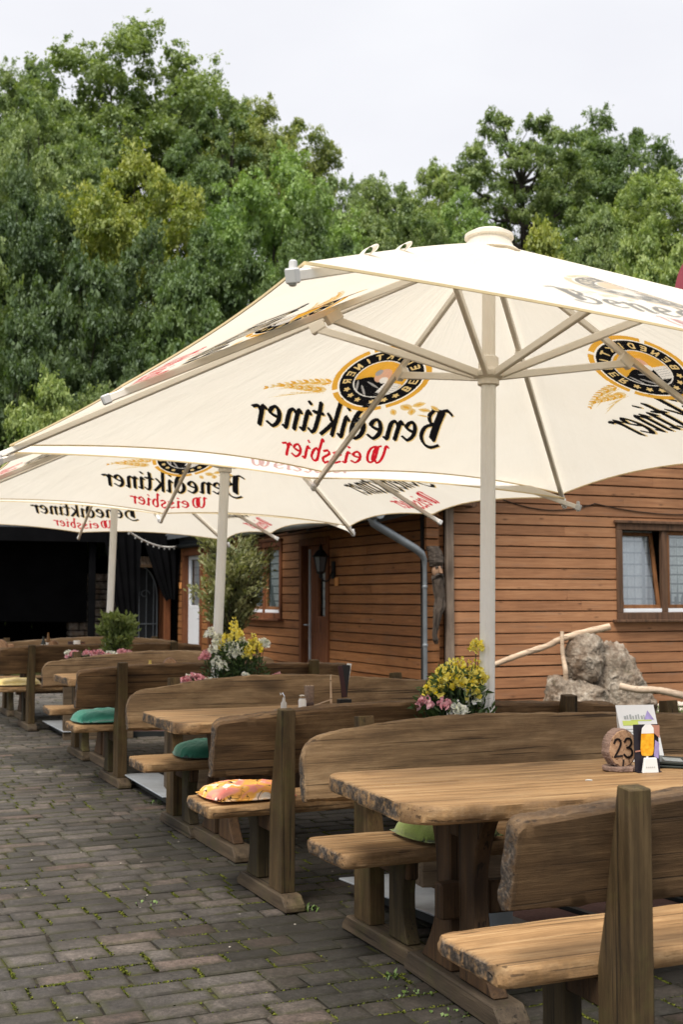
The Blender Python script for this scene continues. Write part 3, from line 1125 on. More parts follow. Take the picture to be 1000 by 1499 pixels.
def parasol_parts(root):
    pole = MB()
    prof = [1.0, 1.0, 1.0, 0.90, 0.90, 1.0, 1.0, 1.0]
    pole.tube([(0, 0, 0.06), (0, 0, 2.52), (0, 0, 2.70)], 0.040, 32, profile=prof)
    pole.build('pole', M_POLE, root, smooth=30)
    mast = MB()
    mast.tube([(0, 0, 2.66), (0, 0, UAP - 0.02)], 0.036, 32, profile=prof)
    mast.build('mast', M_FRAME, root, smooth=30)
    hub = MB()
    hub.lathe([(0.046, 2.545), (0.055, 2.55), (0.055, 2.575), (0.050, 2.58), (0.074, 2.59), (0.078, 2.60), (0.078, 2.615), (0.060, 2.63), (0.052, 2.635), (0.052, 2.69), (0.046, 2.695)], 24)
    hub.build('hub', M_FRAME, root, smooth=40)
    can = MB()
    NS, NV = 14, 12
    W = NS * 8
    V = []
    for j in range(NV + 1):
        v = 0.035 + (1 - 0.035) * j / NV
        for i in range(W):
            k, s = divmod(i, NS)
            V.append(fab(k, s / NS, v))
    Fc = [(j * W + i, j * W + (i + 1) % W, (j + 1) * W + (i + 1) % W, (j + 1) * W + i) for j in range(NV) for i in range(W)]
    can.add(V, Fc)
    cano = can.build('canopy', M_FAB, root, smooth=14)
    hem = MB()
    pts = [fab(i // NS, (i % NS) / NS, 1.0) + Vector((0, 0, -0.002)) for i in range(W)]
    pts.append(pts[0])
    for a, b in zip(pts[:-1], pts[1:]):
        hem.bar(a, b, 0.005, 0.009)
    hem.build('hem', M_HEM, cano)
    vent = MB()
    vent.lathe([(0.17, UAP - 0.066), (0.13, UAP - 0.035), (0.118, UAP - 0.01), (0.112, UAP + 0.010), (0.128, UAP + 0.016), (0.126, UAP + 0.034), (0.085, UAP + 0.056), (0.02, UAP + 0.062)], 40)
    vent.build('vent_cap', M_FAB, cano, smooth=40)
    for sd in range(4):
        print_panel('print', sd, cano, False)
        print_panel('print', sd, cano, True)
    for k in range(8):
        t = u_tip(k)
        r0, r1 = 0.05, 1.035
        a, b = APEX.lerp(t, r0), APEX.lerp(t, r1)
        off = Vector((0, 0, -0.036))
        rb = MB()
        wd = 0.026 if k % 2 == 0 else 0.030
        rb.bar(a + off, b + off, wd, 0.034)
        ro = rb.build('rib', M_FRAME, root, bevel=0.004)
        tp = MB()
        d = (b - a).normalized()
        cw = 0.034 if k % 2 else 0.030
        tp.bar(b + off - d * 0.02, b + off + d * 0.022, cw, 0.044)
        if k % 2:
            tp.tube([b + off + Vector((0, 0, -0.03)), b + off + Vector((0, 0, 0.045))], 0.013, 10)
        tp.build('tip_cap', M_TIP, ro, bevel=0.006)
        fr = 0.47 if k % 2 == 0 else 0.335
        m = APEX.lerp(t, fr) + Vector((0, 0, -0.075))
        hd = Vector((t.x, t.y, 0)).normalized()
        st = MB()
        st.bar(hd * 0.065 + Vector((0, 0, 2.602)), m, 0.026, 0.040)
        so = st.build('strut', M_FRAME, root, bevel=0.004)
        br = MB()
        br.bar(m - d * 0.05 + Vector((0, 0, 0.012)), m + d * 0.03 + Vector((0, 0, 0.0)), 0.040, 0.055)
        br.build('bracket', M_FRAME, so, bevel=0.004)
    # two carrying loops sewn to one corner seam
    for q in (0.79, 0.63):
        c = APEX.lerp(u_tip(5), q)
        lp = MB()
        n = 14
        d = (u_tip(5) - APEX).normalized()
        h_ = Vector((d.y, -d.x, 0)).normalized() * 0.8 + d * 0.6
        ringp = []
        for i in range(n + 1):
            an = -0.40 * math.pi + 1.8 * math.pi * i / n
            zz = 0.050 + 0.050 * math.sin(an)
            ringp.append(c + h_ * (0.020 * math.cos(an) - 0.36 * zz) + Vector((0, 0, zz * 0.40 - 0.006)))
        sd = h_.cross(Vector((0, 0, 1))).normalized() * 0.016 + h_ * 0.006
        P = []
        for p_ in ringp:
            P += [p_ - sd, p_ + sd]
        lp.add(P, [(2 * i, 2 * i + 1, 2 * i + 3, 2 * i + 2) for i in range(n)])
        lp.build('loop', M_FAB, root)
    base = MB()
    bs = 0.60
    off = np.array((0.04, -0.30))
    bo = None
    fr_ = MB()
    for (x0, y0, x1, y1) in ((-bs, -bs, bs, -bs), (bs, -bs, bs, bs), (bs, bs, -bs, bs), (-bs, bs, -bs, -bs), (-bs, 0, bs, 0), (0, -bs, 0, bs)):
        fr_.bar((x0 + off[0], y0 + off[1], 0.035), (x1 + off[0], y1 + off[1], 0.035), 0.035, 0.06)
    bo = fr_.build('base_frame', M_DSTEEL, root)
    for ix in (-1, 1):
        for iy in (-1, 1):
            sl = MB()
            sl.box((off[0] + ix * bs / 2, off[1] + iy * bs / 2, 0.028), (bs - 0.06, bs - 0.06, 0.045))
            sl.build('base_slab', M_SLAB, bo, bevel=0.004)
    ep = MB()
    ep.box((off[0] - bs + 0.06, off[1], 0.072), (0.30, 2 * bs + 0.05, 0.010))
    ep.build('edge_plate', M_STEEL, bo, bevel=0.003)
    fl = MB()
    fl.lathe([(0.09, 0.052), (0.09, 0.07), (0.05, 0.075), (0.048, 0.22), (0.044, 0.225)], 20)
    fl.build('pole_socket', M_STEEL, root, smooth=30)


def place_parasol(label, c, yaw, gx, gz, h, proto=None):
    sc = h / UZ
    # c is where the axis crosses the rim plane
    base = (c[0] + gx * h, c[1] + gz * h, 0.0)
    if proto is None:
        r = make_parasol(label, base, R(yaw), gx, gz, sc)
        parasol_parts(r)
        return r
    r = copy_tree(proto)
    q = Vector((0, 0, 1)).rotation_difference(Vector((-gx, -gz, 1)).normalized())
    r.location = base
    r.rotation_quaternion = q @ Matrix.Rotation(R(yaw), 3, 'Z').to_quaternion()
    r.scale = (sc, sc, sc)
    r['label'] = label
    return r


U1 = place_parasol('nearest and largest looking white parasol, its pole beside the yellow flowers', (0.751, 6.237), 27.2, -0.017, -0.039, 2.332)
U2 = place_parasol('middle white parasol, its pole beside the white and yellow flowers', (-0.925, 9.62), 23.0, -0.036, -0.015, 2.232, U1)
U3 = place_parasol('farthest white parasol, its pole before the arched iron gate', (-2.545, 13.70), 23.4, -0.028, -0.014, 2.27, U1)
# ------------------------------------------------------------------ log house
HP = (1.19, 14.0)
def siding(name, c0, c1, c2):
    m = NT(name)
    co = m.coord()
    t = m.attr('edge')
    v = m.node('ShaderNodeVectorMath', operation='ADD')
    comb = m.node('ShaderNodeCombineXYZ')
    m.link(m.math('MULTIPLY', t, 41.0), comb.inputs[0])
    m.link(m.math('MULTIPLY', t, 17.0), comb.inputs[1])
    m.link(m.math('MULTIPLY', t, 5.0), comb.inputs[2])
    m.link(co, v.inputs[0])
    m.link(comb.outputs[0], v.inputs[1])
    v = v.outputs[0]
    g1 = m.noise(m.mapping(v, (1.1, 1.1, 26)), 1.8, 6, 0.65, 0.8)
    g2 = m.noise(m.mapping(v, (2.2, 2.2, 110)), 1.5, 4, 0.6)
    f = m.math('ADD', m.math('MULTIPLY', g1, 0.62), m.math('MULTIPLY', g2, 0.38))
    f = m.math('ADD', f, m.math('MULTIPLY', m.math('SUBTRACT', t, 0.5), 0.16))
    c = m.ramp(f, [(0.30, c0), (0.52, c1), (0.74, c2)])
    big = m.noise(co, 1.1, 5, 0.62)
    c = m.mix(m.ramp(big, [(0.42, 0.0), (0.75, 0.55)]), c, tuple(0.42 * q for q in c1))
    kn = m.vor(m.mapping(v, (2.6, 2.6, 9.0)), 1.0)
    c = m.mix(m.ramp(kn, [(0.04, 0.75), (0.13, 0.0)]), c, tuple(0.25 * q for q in c0))
    gy = m.noise(m.mapping(co, (1.5, 1.5, 14)), 1.2, 5, 0.7)
    c = m.mix(m.ramp(gy, [(0.55, 0.0), (0.8, 0.45)]), c, (0.19, 0.155, 0.125))
    m.col(c)
    m.rough(0.62).spec(0.3)
    m.bump(m.math('ADD', g1, g2), 0.25, 0.004)
    return m.mat


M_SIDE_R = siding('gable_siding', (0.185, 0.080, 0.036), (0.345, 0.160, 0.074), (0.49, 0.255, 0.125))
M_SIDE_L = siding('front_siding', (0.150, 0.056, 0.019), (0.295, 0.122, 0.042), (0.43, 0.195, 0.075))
M_TRIM = wood('brown_trim_wood', (0.055, 0.030, 0.018), (0.11, 0.060, 0.036), (0.165, 0.095, 0.058), 2, (0.04, 0.03, 0.02), 0.3, edge=False)
M_DOOR = wood('red_brown_door_wood', (0.075, 0.026, 0.010), (0.145, 0.052, 0.020), (0.205, 0.08, 0.032), 2, (0.04, 0.02, 0.01), 0.3, edge=False)
M_SASH = wood('orange_sash_wood', (0.10, 0.040, 0.014), (0.21, 0.088, 0.032), (0.30, 0.135, 0.052), 2, (0.05, 0.03, 0.02), 0.25, edge=False)
M_POSTG = wood('grey_corner_wood', (0.11, 0.082, 0.062), (0.20, 0.155, 0.12), (0.28, 0.225, 0.175), 2, (0.05, 0.04, 0.032), 0.4, edge=False)
M_GAP = simple('dark_joint', (0.012, 0.008, 0.006), 0.9)
M_SOFFIT = simple('dark_soffit_boards', (0.022, 0.016, 0.012), 0.8, 0.3)
M_ZINC = simple('zinc', (0.22, 0.24, 0.255), 0.45, 0.3, 6, 0.5, 0.03)
M_WHITEP = simple('white_plastic', (0.72, 0.73, 0.75), 0.4, 0.04)
M_SLATE = simple('slate', (0.075, 0.082, 0.092), 0.6, 0.35, 12, 0, 0.3)
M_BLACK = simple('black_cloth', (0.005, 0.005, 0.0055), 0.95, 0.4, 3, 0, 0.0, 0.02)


def glass():
    m = NT('window_glass')
    g = m.node('ShaderNodeBsdfGlossy')
    g.inputs['Roughness'].default_value = 0.015
    g.inputs['Color'].default_value = (0.92, 0.96, 1.0, 1)
    t = m.node('ShaderNodeBsdfTransparent')
    t.inputs['Color'].default_value = (0.97, 0.985, 0.98, 1)
    bp = m.node('ShaderNodeBump')
    bp.inputs['Strength'].default_value = 0.06
    bp.inputs['Distance'].default_value = 0.02
    m.link(m.noise(m.coord(), 2.2, 2), bp.inputs['Height'])
    m.link(bp.outputs[0], g.inputs['Normal'])
    fr = m.node('ShaderNodeFresnel')
    fr.inputs['IOR'].default_value = 1.5
    mx = m.node('ShaderNodeMixShader')
    m.link(m.math('ADD', m.math('MULTIPLY', fr.outputs[0], 0.8), 0.12, True), mx.inputs[0])
    m.link(t.outputs[0], mx.inputs[1])
    m.link(g.outputs[0], mx.inputs[2])
    m.link(mx.outputs[0], m.out.inputs['Surface'])
    return m.mat


def lace(name, base, dark, grid):
    m = NT(name)
    co = m.coord()
    w = m.node('ShaderNodeTexBrick')
    sx = m.node('ShaderNodeSeparateXYZ')
    m.link(co, sx.inputs[0])
    cx = m.node('ShaderNodeCombineXYZ')
    m.link(m.math('ADD', sx.outputs[0], sx.outputs[1]), cx.inputs[0])
    m.link(sx.outputs[2], cx.inputs[1])
    m.link(cx.outputs[0], w.inputs['Vector'])
    w.offset = 0.0
    w.inputs['Scale'].default_value = 1.0
    w.inputs['Brick Width'].default_value = grid
    w.inputs['Row Height'].default_value = grid * 1.1
    w.inputs['Mortar Size'].default_value = 0.011
    w.inputs['Color1'].default_value = (1, 1, 1, 1)
    w.inputs['Color2'].default_value = (0.9, 0.9, 0.9, 1)
    w.inputs['Mortar'].default_value = (0, 0, 0, 1)
    f = m.mix(1.0, w.outputs['Color'], m.ramp(m.noise(co, 34, 3), [(0.3, 0.55), (0.7, 1.0)]), 'MULTIPLY')
    c = m.mix(f, dark, base)
    m.col(c)
    m.rough(0.9)
    return m.mat


M_GLASS = glass()
M_LACE = lace('white_lace', (0.84, 0.89, 0.87), (0.20, 0.24, 0.23), 0.105)
M_LACE2 = lace('plain_net_curtain', (0.90, 0.93, 0.94), (0.50, 0.54, 0.57), 0.13)
M_DARKROOM = simple('dark_room', (0.012, 0.013, 0.014), 0.9)
BOARD = 0.1265


def log_wall(mb, back, s0, s1, ztop, holes, z0=0.02, off=0.0, rnd=None):
    """boards in wall coordinates (s, n, z), n outward; mb gets the boards, back the dark backing"""
    rnd = rnd or random.Random(3)
    z = z0 + off
    while True:
        za, zb = z + 0.0055, z + BOARD - 0.0055
        top = ztop if not callable(ztop) else None
        if top is not None and zb > top:
            break
        if top is None and z > 5:
            break
        lim = [(s0, s1)] if top is not None else [ztop(z)] if ztop(z) else []
        segs = []
        for a, b in lim:
            cur = [(a, b)]
            for (h0, h1, hz0, hz1) in holes:
                if zb > hz0 + 0.07 and za < hz1 - 0.07:
                    nx = []
                    for (p, q) in cur:
                        if h1 <= p or h0 >= q:
                            nx.append((p, q))
                            continue
                        if h0 > p:
                            nx.append((p, h0))
                        if h1 < q:
                            nx.append((h1, q))
                    cur = nx
            segs += cur
        for (p, q) in segs:
            s = p
            while s < q - 1e-4:
                e = min(q, s + rnd.uniform(1.6, 4.2))
                if q - e < 0.5:
                    e = q
                t = rnd.random()
                dn = rnd.uniform(-0.002, 0.002)
                zz0, zz1 = za + rnd.uniform(-.002, .002), zb + rnd.uniform(-.002, .002)
                prof = [(-0.03, zz0), (0.004 + dn, zz0), (0.022 + dn, zz0 + 0.005), (0.022 + dn, zz1 - 0.004), (0.006 + dn, zz1), (-0.03, zz1)]
                g = 0.0012
                n = len(prof)
                V = [(s + g, a_, b_) for a_, b_ in prof] + [(e - g, a_, b_) for a_, b_ in prof]
                F = [tuple(range(n)), tuple(range(2 * n - 1, n - 1, -1))] + [(i, (i + 1) % n, (i + 1) % n + n, i + n) for i in range(n)]
                mb.add(V, F, 0, [t] * len(V))
                s = e
            back.box(((p + q) / 2, -0.055, (z + BOARD / 2)), (q - p, 0.05, BOARD))
        z += BOARD


def mapped(mb, fn):
    mb.v = [fn(*p) for p in mb.v]
    return mb


def RW(s, n, z):
    return (s, -n, z)


def LW(s, n, z):
    return (-n, s, z)


house = thing('log_house', 'brown log house with horizontal boards behind the tables and parasols', 'house', (HP[0], HP[1], 0), TH)
WIN_R = (2.36, 3.78, 1.20, 2.335)
WIN_L = (5.10, 6.66, 1.14, 2.285)
DOOR_C = (3.30, 4.34, 0.05, 2.26)
DOOR_A = (9.10, 10.25, 0.05, 2.285)
DOOR_B = (7.35, 8.66, 0.05, 2.27)
hr, hb = MB(), MB()
log_wall(hr, hb, 0.0, 7.6, lambda z: (0.0, 7.6) if z < 2.7 else ((z - 2.7) / 0.55, 7.6 - (z - 2.7) / 0.55) if z < 4.7 else None, [WIN_R], rnd=random.Random(5))
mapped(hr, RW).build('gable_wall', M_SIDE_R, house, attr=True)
mapped(hb, RW).build('gable_backing', M_GAP, house)
hl, hb = MB(), MB()
log_wall(hl, hb, 0.06, 10.6, 2.68, [WIN_L, DOOR_C, DOOR_A, DOOR_B], rnd=random.Random(6), off=-0.05)
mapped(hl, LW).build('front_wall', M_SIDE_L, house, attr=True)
mapped(hb, LW).build('front_backing', M_GAP, house)
# crossing log ends left of the corner, a short stub wall facing the yard
st, hb = MB(), MB()
log_wall(st, hb, -0.26, -0.10, 2.5, [], rnd=random.Random(8), off=-0.06)
log_wall(st, hb, -0.095, -0.01, 2.5, [], rnd=random.Random(9), off=-0.02)
st.v = [(s, n + (-0.06 if s > -0.0975 else 0.0), z) for s, n, z in st.v]
hb.v = [(s, n - 0.05, z) for s, n, z in hb.v]
mapped(st, RW).build('corner_stub', M_SIDE_L, house, attr=True)
mapped(hb, RW).build('corner_backing', M_GAP, house)
cp = MB()
cp.box((0.015, -0.052, 1.27), (0.10, 0.05, 2.50))
cp.build('corner_post', M_POSTG, house, bevel=0.006)
pb = MB()
pb.box((-0.02, -0.16, 2.53), (0.60, 0.16, 0.10))
pb.box((0.235, -0.16, 2.53), (0.05, 0.17, 0.13))
pb.build('purlin', M_TRIM, house, bevel=0.008)
# roof: two slopes with eaves, and the deeper canopy over the entrance
rf = MB()
for sg, x0, x1 in ((1, -0.30, 3.8), (-1, 7.9, 3.8)):
    z0, z1 = 2.70 - 0.3 * 0.55, 2.70 + 3.8 * 0.55
    V = [(x0, -0.35, z0), (x1, -0.35, z1), (x1, 11.2, z1), (x0, 11.2, z0)]
    rf.add(V + [(a, b, c + 0.10) for a, b, c in V], [(3, 2, 1, 0), (4, 5, 6, 7), (0, 1, 5, 4), (1, 2, 6, 5), (2, 3, 7, 6), (3, 0, 4, 7)])
roof = rf.build('roof', M_SLATE, house)
en = MB()
V = [(-0.95, -0.3, 2.36), (0.03, -0.3, 2.60), (0.03, 4.75, 2.60), (-0.95, 4.75, 2.36)]
en.add(V + [(a, b, c + 0.07) for a, b, c in V], [(3, 2, 1, 0), (4, 5, 6, 7), (0, 1, 5, 4), (1, 2, 6, 5), (2, 3, 7, 6), (3, 0, 4, 7)])
for k in range(8):
    en.bar((-0.94, -0.1 + k * 0.66, 2.315), (-0.03, -0.1 + k * 0.66, 2.535), 0.06, 0.09)
en.build('entrance_canopy', M_SOFFIT, house)
gt = MB()
gt.tube([(-1.0, y, 2.36) for y in np.linspace(-0.35, 4.8, 12)], 0.06, 10)
gt.build('gutter', M_ZINC, house, smooth=40)
dp = MB()
dp.tube([(-1.0, -0.12, 2.33), (-0.97, -0.13, 2.26), (-0.86, -0.14, 2.20), (-0.46, -0.14, 1.99), (-0.385, -0.14, 1.935), (-0.345, -0.13, 1.87), (-0.335, -0.12, 1.78), (-0.335, -0.12, 0.05)], [0.046, 0.046, 0.046, 0.046, 0.042, 0.032, 0.025, 0.025], 14)
for z in (1.55, 0.9):
    dp.lathe([(0.027, z), (0.030, z + 0.005), (0.030, z + 0.03), (0.027, z + 0.035)], 14, (-0.335, -0.12, 0))
dp.build('downpipe', M_ZINC, house, smooth=40)
cl = MB()
for k in range(30):
    s0 = 7.4 + k * 0.11
    for j in range(4):
        z0 = 2.42 + j * 0.085
        V = [(s0 + (j % 2) * 0.055, 0.055 + 0.006 * j, z0), (s0 + 0.108 + (j % 2) * 0.055, 0.055 + 0.006 * j, z0 + 0.02), (s0 + 0.108 + (j % 2) * 0.055, 0.040 + 0.006 * j, z0 + 0.12), (s0 + (j % 2) * 0.055, 0.040 + 0.006 * j, z0 + 0.10)]
        cl.add(V, [(0, 1, 2, 3)])
mapped(cl, LW).build('slate_cladding', M_SLATE, house)
gt = MB()
gt.tube([LW(s, 0.11, 2.40) for s in np.linspace(7.3, 10.7, 8)], 0.045, 10)
gt.build('rain_gutter', M_DSTEEL, house, smooth=40)


def frame_boxes(mb, s0, s1, z0, z1, w, n0, n1):
    d = n1 - n0
    c = (n0 + n1) / 2
    mb.box(((s0 + s1) / 2, c, z1 - w / 2), (s1 - s0, d, w))
    mb.box(((s0 + s1) / 2, c, z0 + w / 2), (s1 - s0, d, w))
    mb.box((s0 + w / 2, c, (z0 + z1) / 2), (w, d, z1 - z0 - 2 * w))
    mb.box((s1 - w / 2, c, (z0 + z1) / 2), (w, d, z1 - z0 - 2 * w))


def sheet(mb, s0, s1, n, z0, z1):
    mb.add([(s0, n, z0), (s1, n, z0), (s1, n, z1), (s0, n, z1)], [(0, 1, 2, 3)])


def face_out(o, WF):
    """turn a single sheet so that its front looks out of the wall"""
    a, b = Vector(WF(0, 0, 0)), Vector(WF(0, 1, 0))
    if o.data.polygons[0].normal.dot(b - a) < 0:
        o.data.flip_normals()
    return o


def window(WF, box, trim, sash, curtains, tilt=None):
    s0, s1, z0, z1 = box
    f = MB()
    frame_boxes(f, s0 - 0.02, s1 + 0.02, z0 - 0.02, z1 + 0.02, 0.085, -0.03, 0.050)
    mid = (s0 + s1) / 2
    f.box((mid, 0.002, (z0 + z1) / 2), (0.085, 0.06, z1 - z0 - 0.13))
    fo = mapped(f, WF).build('window', trim, house, bevel=0.006)
    si = MB()
    si.box((mid, 0.055, z0 - 0.035), (s1 - s0 + 0.16, 0.13, 0.035))
    mapped(si, WF).build('sill', trim, fo, bevel=0.006)
    hd = MB()
    hd.box((mid, 0.045, z1 + 0.035), (s1 - s0 + 0.10, 0.06, 0.035))
    mapped(hd, WF).build('head_board', trim, fo, bevel=0.004)
    rm = MB()
    frame_boxes(rm, s0 - 0.02, s1 + 0.02, z0 - 0.02, z1 + 0.02, 0.03, -0.30, -0.06)
    rm.box((mid, -0.32, (z0 + z1) / 2), (s1 - s0, 0.02, z1 - z0))
    mapped(rm, WF).build('dark_recess', M_DARKROOM, fo)
    for k, (a, b) in enumerate(((s0 + 0.065, mid - 0.043), (mid + 0.043, s1 - 0.065))):
        za, zb = z0 + 0.065, z1 - 0.065
        sm = MB()
        frame_boxes(sm, a + 0.004, b - 0.004, za + 0.05, zb - 0.004, 0.045, -0.030, 0.010)
        P = MB()
        sheet(P, a + 0.04, b - 0.04, -0.014, za + 0.07, zb - 0.035)
        rail = MB()
        rail.box(((a + b) / 2, -0.004, za + 0.024), (b - a - 0.006, 0.05, 0.046))
        if tilt == k:
            # the sash swings inward about its left stile
            def tl(p, za=za):
                s, n, z = p
                th = R(9)
                dz = z - za
                return (s, n - dz * math.sin(th), za + dz * math.cos(th))
            sm.v = [tl(p) for p in sm.v]
            P.v = [tl(p) for p in P.v]
        mapped(sm, WF).build('sash', sash, fo, bevel=0.004)
        face_out(mapped(P, WF).build('pane', M_GLASS, fo), WF)
        mapped(rail, WF).build('bottom_rail', M_WHITEP, fo, bevel=0.004)
        cu = MB()
        nn = 40
        cu.grid(lambda u, v, a=a, b=b, k=k: (a - 0.02 + (b - a + 0.04) * u, -0.19 if tilt == k else -0.055 + 0.018 * math.sin(u * 38 + 1.7 * math.sin(v * 2)), za + (zb - za) * v), nn, 6)
        if tilt == k:
            cu.v = [(s, -0.195 + 0.012 * math.sin(s * 60), z) for s, n, z in cu.v]
        mapped(cu, WF).build('curtain', curtains[k], fo, smooth=60)
    return fo


window(RW, WIN_R, M_TRIM, M_SASH, (M_LACE2, M_LACE), tilt=0)
window(LW, WIN_L, M_DOOR, M_SASH, (M_LACE, M_LACE))


def door(box, strip, pane_side, white=False):
    s0, s1, z0, z1 = box
    f = MB()
    frame_boxes(f, s0 - 0.02, s1 + 0.02, z0 - 0.03, z1 + 0.03, 0.10, -0.12, 0.05)
    fo = mapped(f, LW).build('door', M_DOOR, house, bevel=0.006)
    lf = MB()
    a, b = s0 + 0.08, s1 - 0.08
    w = b - a
    if not white:
        pa, pb_ = (a + 0.10, a + 0.10 + w * 0.44) if pane_side < 0 else (b - 0.10 - w * 0.44, b - 0.10)
        pz0, pz1 = z0 + 1.13, z1 - 0.17
        lf.box(((a + pa) / 2, -0.075, (z0 + z1) / 2), (pa - a, 0.05, z1 - z0 - 0.14))
        lf.box(((pb_ + b) / 2, -0.075, (z0 + z1) / 2), (b - pb_, 0.05, z1 - z0 - 0.14))
        lf.box(((pa + pb_) / 2, -0.075, (z0 + 0.07 + pz0) / 2), (pb_ - pa, 0.05, pz0 - z0 - 0.07))
        lf.box(((pa + pb_) / 2, -0.075, (pz1 + z1 - 0.07) / 2), (pb_ - pa, 0.05, z1 - 0.07 - pz1))
        lf.box(((a + b) / 2, -0.048, z0 + 0.55), (w - 0.24, 0.014, 0.70))
        mapped(lf, LW).build('leaf', M_DOOR, fo, bevel=0.006)
        P = MB()
        sheet(P, pa, pb_, -0.08, pz0, pz1)
        face_out(mapped(P, LW).build('pane', M_GLASS, fo), LW)
        cu = MB()
        cu.grid(lambda u, v: (pa + (pb_ - pa) * u, -0.12 + 0.008 * math.sin(u * 30), pz0 + (pz1 - pz0) * v), 20, 4)
        mapped(cu, LW).build('curtain', M_LACE2, fo, smooth=60)
        bk = MB()
        bk.box(((a + b) / 2, -0.16, (z0 + z1) / 2), (w, 0.02, z1 - z0 - 0.1))
        mapped(bk, LW).build('backing', M_DARKROOM, fo)
    else:
        lf.box(((a + b) / 2, -0.075, z0 + 0.62), (w, 0.05, 1.1))
        frame_boxes(lf, a, b, z0 + 1.17, z1 - 0.07, 0.07, -0.10, -0.05)
        mapped(lf, LW).build('leaf', M_WHITEP, fo, bevel=0.006)
        P = MB()
        sheet(P, a + 0.07, b - 0.07, -0.08, z0 + 1.24, z1 - 0.14)
        face_out(mapped(P, LW).build('pane', M_GLASS, fo), LW)
        bk = MB()
        bk.box(((a + b) / 2, -0.16, (z0 + z1) / 2), (w, 0.02, z1 - z0 - 0.1))
        mapped(bk, LW).build('backing', M_LACE2, fo)
    if strip:
        stp = MB()
        stp.box((s1 - 0.30, 0.0, (z0 + z1) / 2 + 0.1), (0.022, 0.03, z1 - z0 - 0.45))
        mapped(stp, LW).build('door_strip', M_STEEL, fo, bevel=0.004)
    hn = MB()
    hs = b - 0.06 if pane_side < 0 else a + 0.06
    hn.tube([LW(hs, -0.04, z0 + 1.0), LW(hs, 0.02, z0 + 1.0), LW(hs + (-0.11 if pane_side < 0 else 0.11), 0.025, z0 + 1.0)], 0.010, 8)
    hn.build('handle', M_STEEL, fo, smooth=40)


door(DOOR_C, True, -1)
door(DOOR_A, False, 1, white=True)
door(DOOR_B, False, -1)


def HW(p):
    """house coordinates to world"""
    c, s = math.cos(TH), math.sin(TH)
    return (HP[0] + p[0] * c - p[1] * s, HP[1] + p[0] * s + p[1] * c, p[2])


# ------------------------------------------------------------------ wall lantern
M_IRON = simple('black_iron', (0.012, 0.012, 0.013), 0.45, 0.2, 10, 0.3)
M_LGLASS = simple('frosted_lantern_glass', (0.10, 0.11, 0.12), 0.15, 0.05)
ln = thing('wall_lantern', 'black carriage lantern on a bracket beside the house door', 'lantern', HW((-0.225, 3.12, 1.80)), TH)
b = MB()
b.lathe([(0.012, -0.10), (0.03, -0.07), (0.02, -0.05), (0.05, -0.03), (0.066, -0.012), (0.066, 0.0)], 6)
b.build('base', M_IRON, ln, bevel=0.003)
b = MB()
b.lathe([(0.055, 0.0), (0.092, 0.195)], 6)
b.build('glass', M_LGLASS, ln)
b = MB()
for k in range(6):
    a = math.pi * k / 3
    b.bar((0.058 * math.cos(a), 0.058 * math.sin(a), 0), (0.096 * math.cos(a), 0.096 * math.sin(a), 0.195), 0.010, 0.010)
b.build('frame', M_IRON, ln)
b = MB()
b.lathe([(0.118, 0.195), (0.122, 0.205), (0.095, 0.225), (0.055, 0.28), (0.025, 0.30), (0.022, 0.315), (0.032, 0.325), (0.012, 0.345), (0.006, 0.38)], 12)
b.build('cap', M_IRON, ln, smooth=35)
b = MB()
b.tube([(0.01, 0, -0.08), (0.04, 0, -0.125), (0.09, 0, -0.135), (0.135, 0, -0.10), (0.16, 0, -0.02), (0.185, 0, 0.0)], [0.012, 0.013, 0.013, 0.013, 0.013, 0.016], 8)
b.box((0.19, 0, 0.02), (0.02, 0.10, 0.24))
b.build('bracket', M_IRON, ln, smooth=40)
pq = MB()
pq.box((0, 0, 0), (0.016, 0.115, 0.115))
pq = pq.build('wall_plaque', wood('plaque_wood', (0.42, 0.17, 0.05), (0.62, 0.28, 0.09), (0.70, 0.36, 0.14), 2, edge=False, stain_amt=0.1), None, bevel=0.004)
pq.location = HW((-0.034, 3.02, 1.66))
pq.rotation_euler = (0, 0, TH)
tag(pq, 'small square orange wooden plaque on the house wall below the lantern', 'plaque')
pq2 = copy_tree(pq)
pq2.location = HW((-0.034, 10.42, 1.66))
pq2['label'] = 'small orange plaque beside the white house door'

# ------------------------------------------------------------------ carved figure on the corner
M_CARVE = wood('dark_carved_wood', (0.028, 0.022, 0.018), (0.075, 0.058, 0.046), (0.14, 0.11, 0.088), 2, (0.03, 0.025, 0.02), 0.4, edge=False, bump=0.6)
M_CARVEF = wood('pale_carved_wood', (0.16, 0.09, 0.055), (0.30, 0.18, 0.11), (0.42, 0.27, 0.18), 2, (0.08, 0.05, 0.035), 0.4, edge=False)
cf = thing('carved_figure', 'long dark carving of a bearded face hanging on the house corner', 'carving', HW((-0.185, -0.05, 0.0)), TH)


def zc(ypx):
    return H - (ypx - HY) / F_PX * 13.9


